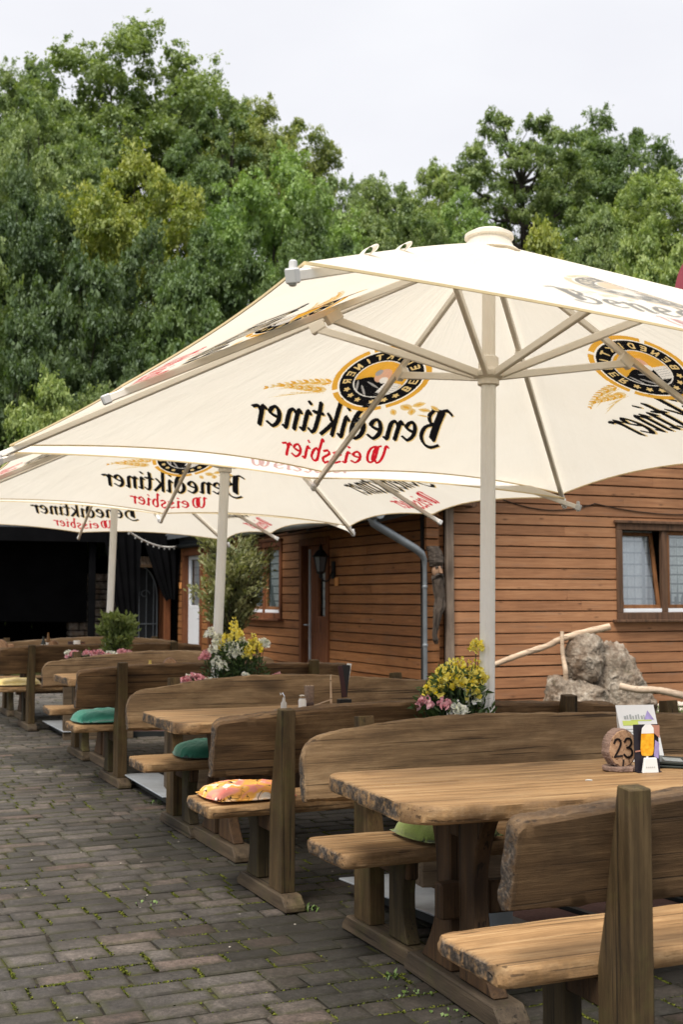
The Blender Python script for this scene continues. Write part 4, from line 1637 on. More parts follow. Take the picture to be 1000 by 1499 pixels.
def body(name, rows, mt, seed, sy=0.75, ridges=9, amp=0.10, n=28):
    """rows of (y px, centre x m, half width m, y forward)"""
    mb = MB()

    def fn(u, v):
        t = v * (len(rows) - 1)
        i = min(int(t), len(rows) - 2)
        f = t - i
        a, b = rows[i], rows[i + 1]
        z = zc(a[0] + (b[0] - a[0]) * f)
        cx = a[1] + (b[1] - a[1]) * f
        hw = a[2] + (b[2] - a[2]) * f
        cy = a[3] + (b[3] - a[3]) * f
        an = 2 * math.pi * u
        rr = hw * (1 + amp * math.sin(ridges * an + 3 * fbm(u * 4, v * 5, seed)) + 0.14 * fbm(math.cos(an) * 2, v * 9, seed))
        return (cx + rr * math.cos(an), cy - 0.05 + rr * sy * math.sin(an), z)
    mb.grid(fn, n, 60)
    mb.add([fn(i / n, 0) for i in range(n)], [tuple(range(n))])
    mb.add([fn(i / n, 1) for i in range(n)], [tuple(range(n))])
    return mb.build(name, mt, cf, smooth=50)


body('hair', [(800, -0.040, 0.070, 0), (802, -0.035, 0.082, -0.01), (813, -0.015, 0.090, -0.02), (824, -0.005, 0.092, -0.025), (830, 0.0, 0.074, -0.01)], M_CARVE, 1, 0.75, 19, 0.022)
body('beard', [(842, 0.01, 0.055, -0.02), (848, 0.012, 0.072, -0.03), (862, 0.018, 0.062, -0.03), (876, 0.034, 0.058, -0.03), (888, 0.030, 0.066, -0.03), (900, 0.005, 0.052, -0.03), (915, -0.012, 0.036, -0.03), (928, -0.035, 0.028, -0.03), (936, -0.025, 0.032, -0.03), (942, -0.01, 0.018, -0.02)], M_CARVE, 2, 0.8, 7, 0.13)
mb = MB()
mb.grid(lambda u, v: (0.004 + 0.066 * math.cos(2 * math.pi * u) * math.sin(math.pi * v), -0.075 - 0.055 * math.sin(2 * math.pi * u) * math.sin(math.pi * v) * (1 if math.sin(2 * math.pi * u) > 0 else 0.6), zc(836) + 0.085 * math.cos(math.pi * v)), 24, 16)
face = mb.build('face', M_CARVEF, cf, smooth=60)
mb = MB()
mb.tube([(0.004, -0.125, zc(830)), (0.006, -0.150, zc(835)), (0.006, -0.158, zc(838)), (0.006, -0.130, zc(840))], [0.012, 0.018, 0.024, 0.012], 8)
mb.build('nose', M_CARVEF, face, smooth=60)
for sx in (-0.028, 0.034):
    mb = MB()
    mb.tube([(sx - 0.018, -0.122, zc(831.2)), (sx, -0.130, zc(830.2)), (sx + 0.018, -0.122, zc(831.2))], [0.006, 0.010, 0.006], 6)
    mb.build('brow', M_CARVE, face, smooth=60)
    mb = MB()
    mb.lathe([(0.002, -0.008), (0.009, 0.0), (0.002, 0.008)], 8, (sx, -0.122, zc(832.8)))
    mb.build('eye', M_CARVE, face, smooth=60)
mb = MB()
mb.tube([(-0.07, -0.09, zc(850)), (-0.03, -0.135, zc(842)), (0.0, -0.14, zc(840.8)), (0.035, -0.135, zc(842)), (0.075, -0.09, zc(852))], [0.008, 0.018, 0.014, 0.018, 0.008], 8)
mb.build('moustache', M_CARVE, cf, smooth=60)

# ------------------------------------------------------------------ covered porch at the far end
porch = thing('covered_porch', 'dark open porch with black interior at the left of the house', 'porch', (HP[0], HP[1], 0), TH)
b = MB()
V = [(-9.5, 10.55, 2.72), (0.2, 10.55, 2.72), (0.2, 14.6, 3.3), (-9.5, 14.6, 3.3)]
b.add(V + [(x, y, z + 0.12) for x, y, z in V], [(3, 2, 1, 0), (4, 5, 6, 7), (0, 1, 5, 4), (1, 2, 6, 5), (2, 3, 7, 6), (3, 0, 4, 7)])
b.build('roof', M_SLATE, porch)
b = MB()
b.box((-4.65, 14.4, 1.6), (9.8, 0.12, 3.3))
b.box((-9.5, 12.5, 1.5), (0.12, 4.0, 3.0))
b.box((0.12, 12.5, 1.5), (0.10, 4.0, 3.0))
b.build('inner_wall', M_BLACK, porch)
b = MB()
b.box((-4.65, 10.60, 2.60), (9.7, 0.10, 0.26))
b.build('fascia', M_BLACK, porch)
for x in (-0.20, -1.66, -5.2, -8.8):
    b = MB()
    b.box((x, 10.75, 1.25), (0.12, 0.12, 2.5))
    b.build('post', M_DOOR if x > -1 else M_BLACK, porch, bevel=0.008)


def drape(label, tx0, tx1, bx0, bx1, zt, zb, y=10.45, seed=0, waist=None):
    mb = MB()

    def fn(u, v):
        f = v ** 0.85
        a = bx0 + (tx0 - bx0) * f
        c = bx1 + (tx1 - bx1) * f
        return (a + (c - a) * u, y + 0.035 * math.sin(u * 26 + seed + v * 2) * (0.4 + f * 0.6), zb + (zt - zb) * v + 0.05 * math.sin(u * 3.0) * (1 - v))
    mb.grid(fn, 50, 16)
    o = mb.build('black_drape', M_BLACK, None, smooth=60)
    o.location = (HP[0], HP[1], 0)
    o.rotation_euler = (0, 0, TH)
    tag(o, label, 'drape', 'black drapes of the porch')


drape('black drape gathered to a point, beside the house corner', -0.78, 0.02, -0.30, -0.12, 2.60, 1.36, seed=1)
drape('black drape hanging between the stone wall and the iron gate', -1.52, -0.80, -1.14, -0.86, 2.60, 0.75, seed=2)
drape('wide black sheet standing in for the darkness in the left half of the porch', -9.4, -1.58, -9.4, -1.56, 2.60, 0.95, y=11.6, seed=3)  # added black sheet, stands in for the unlit porch interior

M_GATEBACK = simple('gate_dark_panel', (0.022, 0.024, 0.028), 0.7, 0.3)
M_GREYIRON = simple('grey_painted_iron', (0.20, 0.22, 0.24), 0.45, 0.1)
ig = thing('iron_gate', 'arched grey wrought iron gate in the shade of the porch', 'gate', HW((-0.62, 11.25, 0)), TH)
gw, gh, gs = 0.36, 2.05, 1.42
b = MB()
arch = [(-gw, 0.05), (gw, 0.05), (gw, gs)] + [(gw * math.cos(a), gs + (gh - gs) * math.sin(a)) for a in np.linspace(0.1, math.pi - 0.1, 15)] + [(-gw, gs)]
b.prism(arch, lambda a, c, t: (a, t, c), 0.03, 0.06)
b.build('panel', M_GATEBACK, ig)
b = MB()
pts = [(x, 0.0, z) for x, z in arch]
b.tube(pts + [pts[0]], 0.016, 6)
b.build('frame', M_GREYIRON, ig)
for k in range(5):
    x = -gw + 2 * gw * (k + 0.5) / 5
    zt = gs + (gh - gs) * math.sqrt(max(0, 1 - (x / gw) ** 2))
    b = MB()
    b.tube([(x, -0.005, 0.05), (x, -0.005, zt)], 0.009, 6)
    b.build('bar', M_GREYIRON, ig)
b = MB()
b.tube([(-gw, -0.012, 0.92), (gw, -0.012, 0.92)], 0.012, 6)
b.build('cross_rail', M_GREYIRON, ig)
b = MB()
for sg in (-1, 1):
    sp = [(sg * (0.02 + 0.10 * math.cos(a) * (1 - a / 9)) + sg * 0.09, -0.015, 1.5 + 0.09 * math.sin(a) * (1 - a / 9)) for a in np.linspace(0, 6.5, 24)]
    b.tube(sp, 0.007, 6)
b.build('scroll', M_GREYIRON, ig)
gp = MB()
gp.box((0.48, 0.05, 1.1), (0.14, 0.14, 2.2))
gp.build('jamb', M_DOOR, ig, bevel=0.008)
tl = MB()
for k in range(5):
    tl.tube([(-0.14 + 0.07 * k, -0.10, -0.09), (-0.10 + 0.05 * k, 0.05, 0.08)], [0.045, 0.034], 10)
o = tl.build('clay_lamp_shade', simple('pale_clay', (0.62, 0.44, 0.30), 0.7, 0.15), None, smooth=50)
o.location = HW((-0.60, 10.95, 2.13))
o.rotation_euler = (0, 0, TH)
tag(o, 'pale scalloped clay shade above the arched iron gate', 'lamp shade')


def stone_mat(name, a, b_, c_, scale=1.0):
    m = NT(name)
    co = m.coord()
    n1 = m.noise(co, 4.5 * scale, 9, 0.74, 0.8)
    n2 = m.noise(co, 21 * scale, 6, 0.75)
    f = m.math('ADD', m.math('MULTIPLY', n1, 0.6), m.math('MULTIPLY', n2, 0.4))
    c = m.ramp(f, [(0.36, a), (0.50, b_), (0.62, c_)])
    dk = m.noise(m.mapping(co, (1, 1, 1.6), loc=(5, 3, 1)), 5.5 * scale, 9, 0.76, 0.5)
    c = m.mix(m.ramp(dk, [(0.525, 0.0), (0.63, 0.85)]), c, (0.045, 0.038, 0.028))
    br = m.noise(m.mapping(co, (1, 1, 1), loc=(2, 5, 9)), 3.0 * scale, 5, 0.7)
    c = m.mix(m.ramp(br, [(0.46, 0.0), (0.62, 0.75)]), c, (0.19, 0.118, 0.070))
    mo = m.noise(m.mapping(co, (1, 1, 1), loc=(1, 8, 2)), 3.6 * scale, 6, 0.74)
    c = m.mix(m.ramp(mo, [(0.60, 0.0), (0.70, 0.75)]), c, (0.10, 0.11, 0.03))
    m.col(c)
    m.rough(0.9).spec(0.2)
    m.bump(m.math('ADD', m.math('MULTIPLY', n1, 1.4), n2), 1.0, 0.05)
    return m.mat


M_STONE = stone_mat('limestone', (0.155, 0.118, 0.085), (0.385, 0.31, 0.235), (0.66, 0.58, 0.475))
sw = MB()
rs = random.Random(4)
z = 0.0
while z < 1.75:
    hh = rs.uniform(0.09, 0.17)
    x = -0.45
    while x < 0.45:
        w = rs.uniform(0.16, 0.34)
        sw.box((x + w / 2, rs.uniform(-0.02, 0.02), z + hh / 2), (w - 0.018, 0.34, hh - 0.018))
        x += w
    z += hh
o = sw.build('stone_wall', stone_mat('rubble_stone', (0.10, 0.085, 0.07), (0.24, 0.20, 0.17), (0.40, 0.35, 0.30), 2.0), None, bevel=0.02)
o.location = HW((-1.42, 11.9, 0))
o.rotation_euler = (0, 0, TH)
tag(o, 'rough rubble stone wall seen between the black drapes', 'stone wall')

M_CABLE = simple('white_cord', (0.62, 0.58, 0.52), 0.6, 0.05)
M_BULB = simple('clear_bulb', (0.70, 0.70, 0.66), 0.2, 0.05)


def cord(label, p0, p1, sag, mt, bulbs, name='string_lights', rad=0.010):
    rt = thing(name, label, 'string lights' if bulbs else 'cable', p0)
    A, B = Vector((0, 0, 0)), Vector(p1) - Vector(p0)
    pts = [A.lerp(B, t) - Vector((0, 0, sag * 4 * t * (1 - t))) for t in np.linspace(0, 1, 24)]
    mb = MB()
    mb.tube(pts, rad, 6)
    mb.build('cord', mt, rt, smooth=60)
    for k in range(bulbs):
        t = (k + 0.5) / bulbs
        q = A.lerp(B, t) - Vector((0, 0, sag * 4 * t * (1 - t) + 0.03))
        mb = MB()
        mb.lathe([(0.004, 0.02), (0.012, 0.008), (0.014, -0.006), (0.004, -0.022)], 8, q)
        mb.build('bulb', M_BULB, rt, smooth=60)


cord('pale string of lights sagging from the far parasol to the house eave', (-3.35, 19.0, 2.50), HW((-0.15, 10.3, 2.40)), 0.10, M_CABLE, 9, rad=0.016)
cord('thin dark cable looping along the boards of the gable wall, right part', HW((2.04, -0.03, 2.58)), HW((4.2, -0.03, 2.56)), 0.09, M_IRON, 0, 'wall_cable', 0.006)
cord('thin dark cable looping along the gable boards, part next to the parasol pole', HW((0.75, -0.03, 2.585)), HW((2.04, -0.03, 2.58)), 0.10, M_IRON, 0, 'wall_cable', 0.006)
cord('thin dark cable looping above the window near the evergreen shrub', HW((-0.04, 4.85, 2.50)), HW((-0.04, 6.9, 2.50)), 0.10, M_IRON, 0, 'wall_cable', 0.008)
# ------------------------------------------------------------------ ground
def hill(x, y):
    """terrain height: level yard, then a wooded slope rising behind the house"""
    d = y + 0.30 * x - 27.0
    if d <= 0:
        return 0.0
    s = d / (d + 7.0)
    g = 0.76 - 0.003 * x
    return s * min(d, 22) * max(0.3, min(0.95, g))


def ground_mat():
    m = NT('woodland_ground')
    co = m.coord()
    n = m.noise(co, 0.9, 7, 0.7)
    n2 = m.noise(co, 9, 5, 0.7)
    c = m.ramp(m.math('ADD', m.math('MULTIPLY', n, 0.5), m.math('MULTIPLY', n2, 0.5)), [(0.32, (0.018, 0.022, 0.010)), (0.5, (0.035, 0.045, 0.016)), (0.7, (0.07, 0.075, 0.03))])
    m.col(c)
    m.rough(0.95).spec(0.1)
    m.bump(n2, 0.6, 0.05)
    return m.mat


gm = MB()
xs = np.concatenate([np.linspace(-260, -60, 14), np.linspace(-50, 50, 51), np.linspace(60, 260, 14)])
ys = np.concatenate([np.linspace(-60, 16, 12), np.linspace(18, 90, 46), np.linspace(100, 420, 20)])
V = [(x, y, (hill(x, y) if y < 120 else hill(x, 120) + (y - 120) * 0.05) - 0.03 + (0.25 * fbm(x * 0.2, y * 0.2) if y > 30 else 0)) for y in ys for x in xs]
w = len(xs)
gm.add(V, [(j * w + i, j * w + i + 1, (j + 1) * w + i + 1, (j + 1) * w + i) for j in range(len(ys) - 1) for i in range(w - 1)])
structure(gm.build('ground', ground_mat(), None, smooth=60))


def joint_mat():
    m = NT('mossy_joint_soil')
    co = m.coord()
    n = m.noise(co, 1.3, 6, 0.7)
    n2 = m.noise(co, 22, 5, 0.7)
    c = m.ramp(n2, [(0.3, (0.014, 0.012, 0.010)), (0.7, (0.045, 0.038, 0.03))])
    g = m.ramp(m.noise(co, 60, 4, 0.7), [(0.3, (0.045, 0.055, 0.008)), (0.7, (0.15, 0.16, 0.025))])
    f = m.math('ADD', m.math('MULTIPLY', n, 0.7), m.math('MULTIPLY', n2, 0.3))
    c = m.mix(m.ramp(f, [(0.49, 0.0), (0.60, 0.9)]), c, g)
    m.col(c)
    m.rough(0.95).spec(0.1)
    m.bump(n2, 0.6, 0.01)
    return m.mat


UV, WV = uw(TH)
W0, W1, U0, U1_ = -4.6, 8.2, 1.0, 24.2


def yd(w, u, z=0.0):
    return (w * WV[0] + u * UV[0], w * WV[1] + u * UV[1], z)


js = MB()
js.grid(lambda a, b: yd(W0 + (W1 - W0) * a, U0 + (U1_ - U0) * b, -0.008 + 0.003 * fbm(a * 60, b * 110)), 120, 220)
structure(js.build('yard_joints', joint_mat(), None, smooth=60))


def paver_mat():
    m = NT('old_concrete_pavers')
    co = m.coord()
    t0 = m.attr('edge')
    under_shade = m.math('LESS_THAN', t0, -0.9)  # pavers under the furniture, where shade is painted in
    t = m.math('ADD', t0, m.math('MULTIPLY', under_shade, 2.0))
    base = m.ramp(t, [(0.0, (0.060, 0.053, 0.047)), (0.35, (0.088, 0.077, 0.068)), (0.62, (0.114, 0.096, 0.083)), (0.80, (0.126, 0.101, 0.084)), (0.92, (0.126, 0.087, 0.070)), (1.0, (0.165, 0.143, 0.124))])
    n = m.noise(co, 7, 6, 0.68)
    c = m.mix(1.0, base, m.ramp(n, [(0.28, 0.55), (0.72, 1.28)]), 'MULTIPLY')
    sp = m.noise(co, 170, 3, 0.7)
    c = m.mix(1.0, c, m.ramp(sp, [(0.3, 0.60), (0.7, 1.40)]), 'MULTIPLY')
    s2 = m.noise(co, 52, 5, 0.75)
    c = m.mix(1.0, c, m.ramp(s2, [(0.32, 0.50), (0.52, 1.0), (0.70, 1.45)]), 'MULTIPLY')
    big = m.noise(co, 0.75, 5, 0.6)
    c = m.mix(1.0, c, m.ramp(big, [(0.35, 0.62), (0.65, 1.2)]), 'MULTIPLY')
    sn = m.vor(co, 10.0)
    c = m.mix(m.math('MULTIPLY', m.ramp(sn, [(0.03, 1.0), (0.055, 0.0)]), m.ramp(m.noise(co, 1.7, 2), [(0.5, 0.0), (0.6, 0.6)])), c, (0.42, 0.41, 0.38))
    mo = m.noise(co, 3.4, 7, 0.74)
    c = m.mix(m.ramp(mo, [(0.62, 0.0), (0.76, 0.7)]), c, (0.046, 0.047, 0.018))
    rim = m.attr('rim')
    rn = m.noise(co, 38, 5, 0.75)
    rf = m.math('MULTIPLY', rim, m.ramp(m.math('ADD', m.math('MULTIPLY', rn, 0.6), m.math('MULTIPLY', m.noise(co, 2.6, 4, 0.7), 0.4)), [(0.36, 0.0), (0.54, 1.0)]))
    c = m.mix(m.math('MULTIPLY', rf, 0.9), c, m.ramp(m.noise(co, 5.0, 4), [(0.40, (0.026, 0.023, 0.018)), (0.60, (0.042, 0.042, 0.013))]))
    st = m.noise(m.mapping(co, (1, 1, 1), loc=(4, 9, 1)), 1.9, 7, 0.75)
    c = m.mix(m.ramp(st, [(0.47, 0.0), (0.66, 0.8)]), c, (0.028, 0.024, 0.019))
    c = m.mix(m.math('MULTIPLY', under_shade, 0.58), c, (0.010, 0.009, 0.005))  # shade below tables and benches mixed into the paver colour
    m.col(c)
    m.rough(m.ramp(n, [(0.3, 0.62), (0.7, 0.85)])).spec(0.3)
    m.bump(m.math('ADD', sp, m.math('MULTIPLY', n, 2.0)), 0.55, 0.004)
    return m.mat


pv = MB()
rp_ = random.Random(12)
EDGES = []
RIM = []
u = U0
row = 0
while u < 21.0:
    ph = rp_.choice([0.125, 0.14, 0.14, 0.155])
    wcur = W0 + rp_.uniform(0, 0.2)
    while wcur < W1:
        pl_ = rp_.choice([0.12, 0.14, 0.20, 0.22, 0.24, 0.28, 0.30])
        g = rp_.uniform(0.003, 0.0065)
        a0, a1, b0, b1 = wcur + g, wcur + pl_ - g, u + g, u + ph - g
        cx, cy = (a0 + a1) / 2, (b0 + b1) / 2
        X, Y, _ = yd(cx, cy)
        if (abs(X) < 0.42 * max(Y, 0) + 2.2):
            zt = rp_.uniform(-0.003, 0.004)
            tx, ty = rp_.uniform(-0.012, 0.012), rp_.uniform(-0.012, 0.012)
            t = rp_.random()
            t = t * 0.80 if rp_.random() < 0.88 else 0.78 + t * 0.22
            if abs(X + 0.81) < 0.17 and abs(Y - 4.98) < 0.11:
                t, zt = -0.2, -0.005
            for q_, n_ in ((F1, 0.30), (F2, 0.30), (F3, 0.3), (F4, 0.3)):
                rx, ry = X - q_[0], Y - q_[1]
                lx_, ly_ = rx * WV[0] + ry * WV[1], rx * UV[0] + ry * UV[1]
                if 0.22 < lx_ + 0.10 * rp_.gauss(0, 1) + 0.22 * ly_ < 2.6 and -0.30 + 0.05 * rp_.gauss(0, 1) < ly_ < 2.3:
                    t -= 2.0  # marks pavers beneath a set for the painted shade
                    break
            j = lambda: rp_.uniform(-0.005, 0.005)
            ch = 0.007
            O = [(a0 + j(), b0 + j()), (a1 + j(), b0 + j()), (a1 + j(), b1 + j()), (a0 + j(), b1 + j())]
            ring0 = [(p, q, -0.03) for p, q in O]
            ring1 = [(p, q, zt - 0.0055) for p, q in O]
            ring2 = [(p + (cx - p) / abs(cx - p) * ch, q + (cy - q) / abs(cy - q) * ch, zt + (p - cx) * tx + (q - cy) * ty) for p, q in O]
            k3 = 0.030
            ring3 = [(p + (cx - p) / abs(cx - p) * min(k3, abs(cx - p) * .6), q + (cy - q) / abs(cy - q) * min(k3, abs(cy - q) * .6), zt + (p - cx) * tx + (q - cy) * ty + 0.0015) for p, q in O]
            Vv = [yd(p, q, zz) for p, q, zz in ring0 + ring1 + ring2 + ring3]
            RIM += [1.0] * 8 + [0.8] * 4 + [0.0] * 4
            F = [(12, 13, 14, 15)]
            for k in range(4):
                k2 = (k + 1) % 4
                F += [(k, k2, k2 + 4, k + 4), (k + 4, k2 + 4, k2 + 8, k + 8), (k + 8, k2 + 8, k2 + 12, k + 12)]
            pv.add(Vv, F, 0, [t] * 16)
            EDGES.append((a0, b0, a1, b1))
        wcur += pl_
    u += ph
    row += 1
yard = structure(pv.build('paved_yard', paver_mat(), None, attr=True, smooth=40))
ra_ = yard.data.attributes.new('rim', 'FLOAT', 'POINT')
ra_.data.foreach_set('value', RIM)

# moss and tiny weeds in the joints
mt = NT('moss_green')
cm = mt.ramp(mt.attr('tint'), [(0.0, (0.030, 0.040, 0.006)), (0.5, (0.075, 0.088, 0.012)), (1.0, (0.145, 0.15, 0.022))])
mt.col(cm).rough(0.9).spec(0.15)
M_MOSS = mt.mat
rng = np.random.default_rng(5)
Q, TT = [], []
for (a0, b0, a1, b1) in EDGES:
    X, Y, _ = yd(a0, b0)
    if Y > 12 or Y < 2.6:
        continue
    d_ = mnoise.fractal(Vector((a0 * 0.9, b0 * 0.9, 2)), 1.0, 2.0, 4)
    nn = max(0, (d_ + 0.30) * (18 if Y < 8 else 8)) * rp_.uniform(0.3, 1.5)
    if nn <= 0.4:
        continue
    side = rp_.random() < 0.5
    for k in range(int(nn) * 8):
        if side:
            w_, u_2 = rp_.uniform(a0, a1), b0 - 0.006 + rp_.gauss(0, 0.005)
        else:
            w_, u_2 = a0 - 0.006 + rp_.gauss(0, 0.005), rp_.uniform(b0, b1)
        s = rp_.uniform(0.0025, 0.0065)
        hgt = s * rp_.uniform(0.2, 0.6) + 0.003
        an = rp_.uniform(0, 6.28)
        c, sn_ = math.cos(an), math.sin(an)
        p = yd(w_, u_2, -0.006)
        Q.append([(p[0] - c * s, p[1] - sn_ * s, p[2]), (p[0] + c * s, p[1] + sn_ * s, p[2]), (p[0] + c * s * .6 - sn_ * s * .7, p[1] + sn_ * s * .6 + c * s * .7, p[2] + hgt), (p[0] - c * s * .6 - sn_ * s * .7, p[1] - sn_ * s * .6 + c * s * .7, p[2] + hgt)])
        TT.append(rp_.random())
stuff(quads_obj('moss', np.array(Q), M_MOSS, None, tint=TT), 'green moss growing in the paving joints', 'moss')
# taller weeds at a few feet
Q, TT = [], []
for (wx, wy, n, hh, spread) in ((0.27, 4.66, 26, 0.015, 0.08), (0.40, 4.42, 20, 0.014, 0.08), (-0.14, 5.85, 16, 0.04, 0.04), (-0.9, 6.0, 14, 0.02, 0.10), (-1.3, 8.8, 16, 0.04, 0.10), (0.20, 4.84, 16, 0.035, 0.025)):
    for k in range(n):
        x, y = wx + rp_.gauss(0, spread * 0.5), wy + rp_.gauss(0, spread * 0.5)
        an = rp_.uniform(0, 6.28)
        L_ = hh * rp_.uniform(0.5, 1.2)
        wd = rp_.uniform(0.003, 0.009)
        dx, dy = math.cos(an) * L_ * 0.7, math.sin(an) * L_ * 0.7
        px, py = -math.sin(an) * wd, math.cos(an) * wd
        Q.append([(x, y, 0), (x + dx * .5 + px, y + dy * .5 + py, L_ * .6), (x + dx, y + dy, L_ * .8), (x + dx * .5 - px, y + dy * .5 - py, L_ * .6)])
        TT.append(rp_.uniform(0.3, 1.0))
wd_m = NT('weed_green')
wd_m.col(wd_m.ramp(wd_m.attr('tint'), [(0, (0.03, 0.065, 0.010)), (1, (0.11, 0.17, 0.03))])).rough(0.6)
stuff(quads_obj('weeds', np.array(Q), wd_m.mat, None, tint=TT), 'small green weeds by the table feet', 'weeds')

# fallen bits on the paving
fb = MB()
for k in range(60):
    w_, u_2 = rp_.uniform(-0.5, 3.2), rp_.uniform(4, 10)
    X, Y, _ = yd(w_, u_2)
    s = rp_.uniform(0.003, 0.008)
    fb.lathe([(s, 0.0), (s * 0.8, s * 0.4), (s * 0.2, s * 0.55)], 5, (X, Y, 0.003))
stuff(fb.build('leaf_litter', simple('pale_litter', (0.32, 0.29, 0.24), 0.8, 0.4), None), 'pale bits of litter strewn on the paving', 'litter')

# raised bed along the gable: timber edge, pebble strip and grass
bd = MB()
bd.grid(lambda a, b_: HW((0.35 + 8.0 * a, -3.0 + 3.0 * b_, 0.13 + 0.02 * fbm(a * 9, b_ * 5))), 40, 16)
structure(bd.build('garden_bed', ground_mat(), None, smooth=60))
te = MB()
te.box((4.35, -3.06, 0.09), (8.1, 0.12, 0.20))
o = te.build('timber_edging', M_POST, None, bevel=0.012)
o.location = (HP[0], HP[1], 0)
o.rotation_euler = (0, 0, TH)
tag(o, 'low weathered timber edging in front of the boulder bed', 'edging')
pe = MB()
for k in range(900):
    x, y = rp_.uniform(0.4, 6.5), rp_.uniform(-0.85, -0.08)
    s = rp_.uniform(0.018, 0.042)
    c = HW((x, y, 0.14))
    pe.lathe([(s * 0.6, 0), (s, s * 0.4), (s * 0.7, s * 0.8), (s * 0.2, s)], 6, c, 0, rp_.uniform(0.7, 1.2), rp_.uniform(0.7, 1.2))
stuff(pe.build('pebbles', simple('pale_pebbles', (0.62, 0.54, 0.46), 0.8, 0.4, 5), None, smooth=70), 'pale pebble strip along the foot of the gable wall', 'pebbles')
Q, TT = [], []
for k in range(9000):
    x, y = rp_.uniform(0.6, 6.5), rp_.uniform(-2.95, -0.7)
    p = HW((x, y, 0.12))
    an = rp_.uniform(0, 6.28)
    L_ = rp_.uniform(0.05, 0.13)
    wd = 0.006
    dx, dy = math.cos(an) * L_ * 0.45, math.sin(an) * L_ * 0.45
    px, py = -math.sin(an) * wd, math.cos(an) * wd
    Q.append([(p[0] - px, p[1] - py, p[2]), (p[0] + px, p[1] + py, p[2]), (p[0] + dx + px * .3, p[1] + dy + py * .3, p[2] + L_), (p[0] + dx - px * .3, p[1] + dy - py * .3, p[2] + L_)])
    TT.append(rp_.random())
gr_m = NT('grass_green')
gr_m.col(gr_m.ramp(gr_m.attr('tint'), [(0, (0.04, 0.07, 0.015)), (1, (0.16, 0.19, 0.05))])).rough(0.7)
stuff(quads_obj('grass', np.array(Q), gr_m.mat, None, tint=TT), 'green grass of the bed around the boulders', 'grass')

# ------------------------------------------------------------------ boulders and branches
def rock(name, label, loc, blobs, seed, sub=6, planes=34, cut=(0.70, 1.02)):
    """craggy stone: a union of ellipsoids cut by random fracture planes, then roughened"""
    rs_ = random.Random(seed)
    PL = []

    def reach(d):
        best = 0.05
        for (cx, cy, cz, ax, ay, az) in blobs:
            o_ = Vector((-cx / ax, -cy / ay, -cz / az))
            dd = Vector((d.x / ax, d.y / ay, d.z / az))
            A, B_, C_ = dd.dot(dd), 2 * o_.dot(dd), o_.dot(o_) - 1
            D_ = B_ * B_ - 4 * A * C_
            if D_ > 0:
                best = max(best, (-B_ + math.sqrt(D_)) / (2 * A))
        return best
    for _ in range(planes):
        n_ = Vector((rs_.gauss(0, 1), rs_.gauss(0, 1), rs_.gauss(0, 0.8))).normalized()
        PL.append((n_, reach(n_) * rs_.uniform(*cut)))
    bm = bmesh.new()
    bmesh.ops.create_icosphere(bm, subdivisions=sub, radius=1.0)
    for v in bm.verts:
        d = v.co.normalized()
        best = reach(d)
        for n_, h_ in PL:
            c_ = n_.dot(d)
            if c_ > 0.55:
                best = min(best, h_ / c_)
        p = d * best
        n1 = mnoise.fractal(p * 3.2 + Vector((seed, 0, 0)), 1.0, 2.0, 6)
        rg = 1 - abs(mnoise.fractal(p * 5.0 + Vector((0, seed, 3)), 0.9, 2.1, 5))
        n3 = mnoise.fractal(p * 14 + Vector((3, seed, 0)), 0.8, 2.0, 4)
        v.co = p * (1 + 0.09 * n1 + 0.20 * (rg - 0.75) + 0.04 * n3)
    me = bpy.data.meshes.new(name)
    bm.to_mesh(me)
    bm.free()
    me.materials.append(M_STONE)
    me.polygons.foreach_set('use_smooth', [True] * len(me.polygons))
    o = bpy.data.objects.new(name, me)
    COL.objects.link(o)
    o.location = loc
    tag(o, label, 'boulder')
    return o


rock('boulder', 'tall craggy limestone boulder sloping down to the right', (2.66, 12.60, 0.42), [(0.04, 0, 0.10, 0.34, 0.30, 0.56), (0.17, 0, -0.05, 0.36, 0.32, 0.46), (-0.02, 0, 0.46, 0.24, 0.22, 0.26), (-0.20, 0, -0.16, 0.38, 0.30, 0.30)], 3, cut=(0.82, 1.05))
rock('boulder', 'rounded dark grey boulder leaning as a head on the craggy one', (2.42, 12.36, 0.82), [(0, 0, 0, 0.19, 0.18, 0.26), (0.07, 0.05, 0.10, 0.18, 0.16, 0.20)], 17, cut=(0.86, 1.1), planes=16)
rock('boulder', 'low pale boulder under the short upright branch', (2.22, 12.20, 0.36), [(-0.03, 0, 0.10, 0.23, 0.22, 0.27), (0.20, -0.02, 0.04, 0.30, 0.24, 0.26)], 8, cut=(0.85, 1.05))
bw = wood('bleached_branch', (0.36, 0.25, 0.16), (0.58, 0.44, 0.31), (0.72, 0.58, 0.43), 0, (0.25, 0.17, 0.11), 0.4, edge=False)


def PXP(x, y, Z):
    """a point seen at photo position x,y from the camera, Z metres ahead"""
    return Vector(((x - 500) / F_PX * Z, Z, H - (y - HY) / F_PX * Z))


def branch(label, pts, rad, cat='branch'):
    mb = MB()
    q = catmull([tuple(p) for p in pts], 8)
    n = len(q)
    rr = [rad[0] + (rad[1] - rad[0]) * i / (n - 1) for i in range(n)]
    rr = [r * (1 + 0.16 * fbm(i * 0.35, rad[0] * 90)) for i, r in enumerate(rr)]
    mb.tube(q, rr, 10)
    o = mb.build('branch', bw, None, smooth=60)
    tag(o, label, cat)


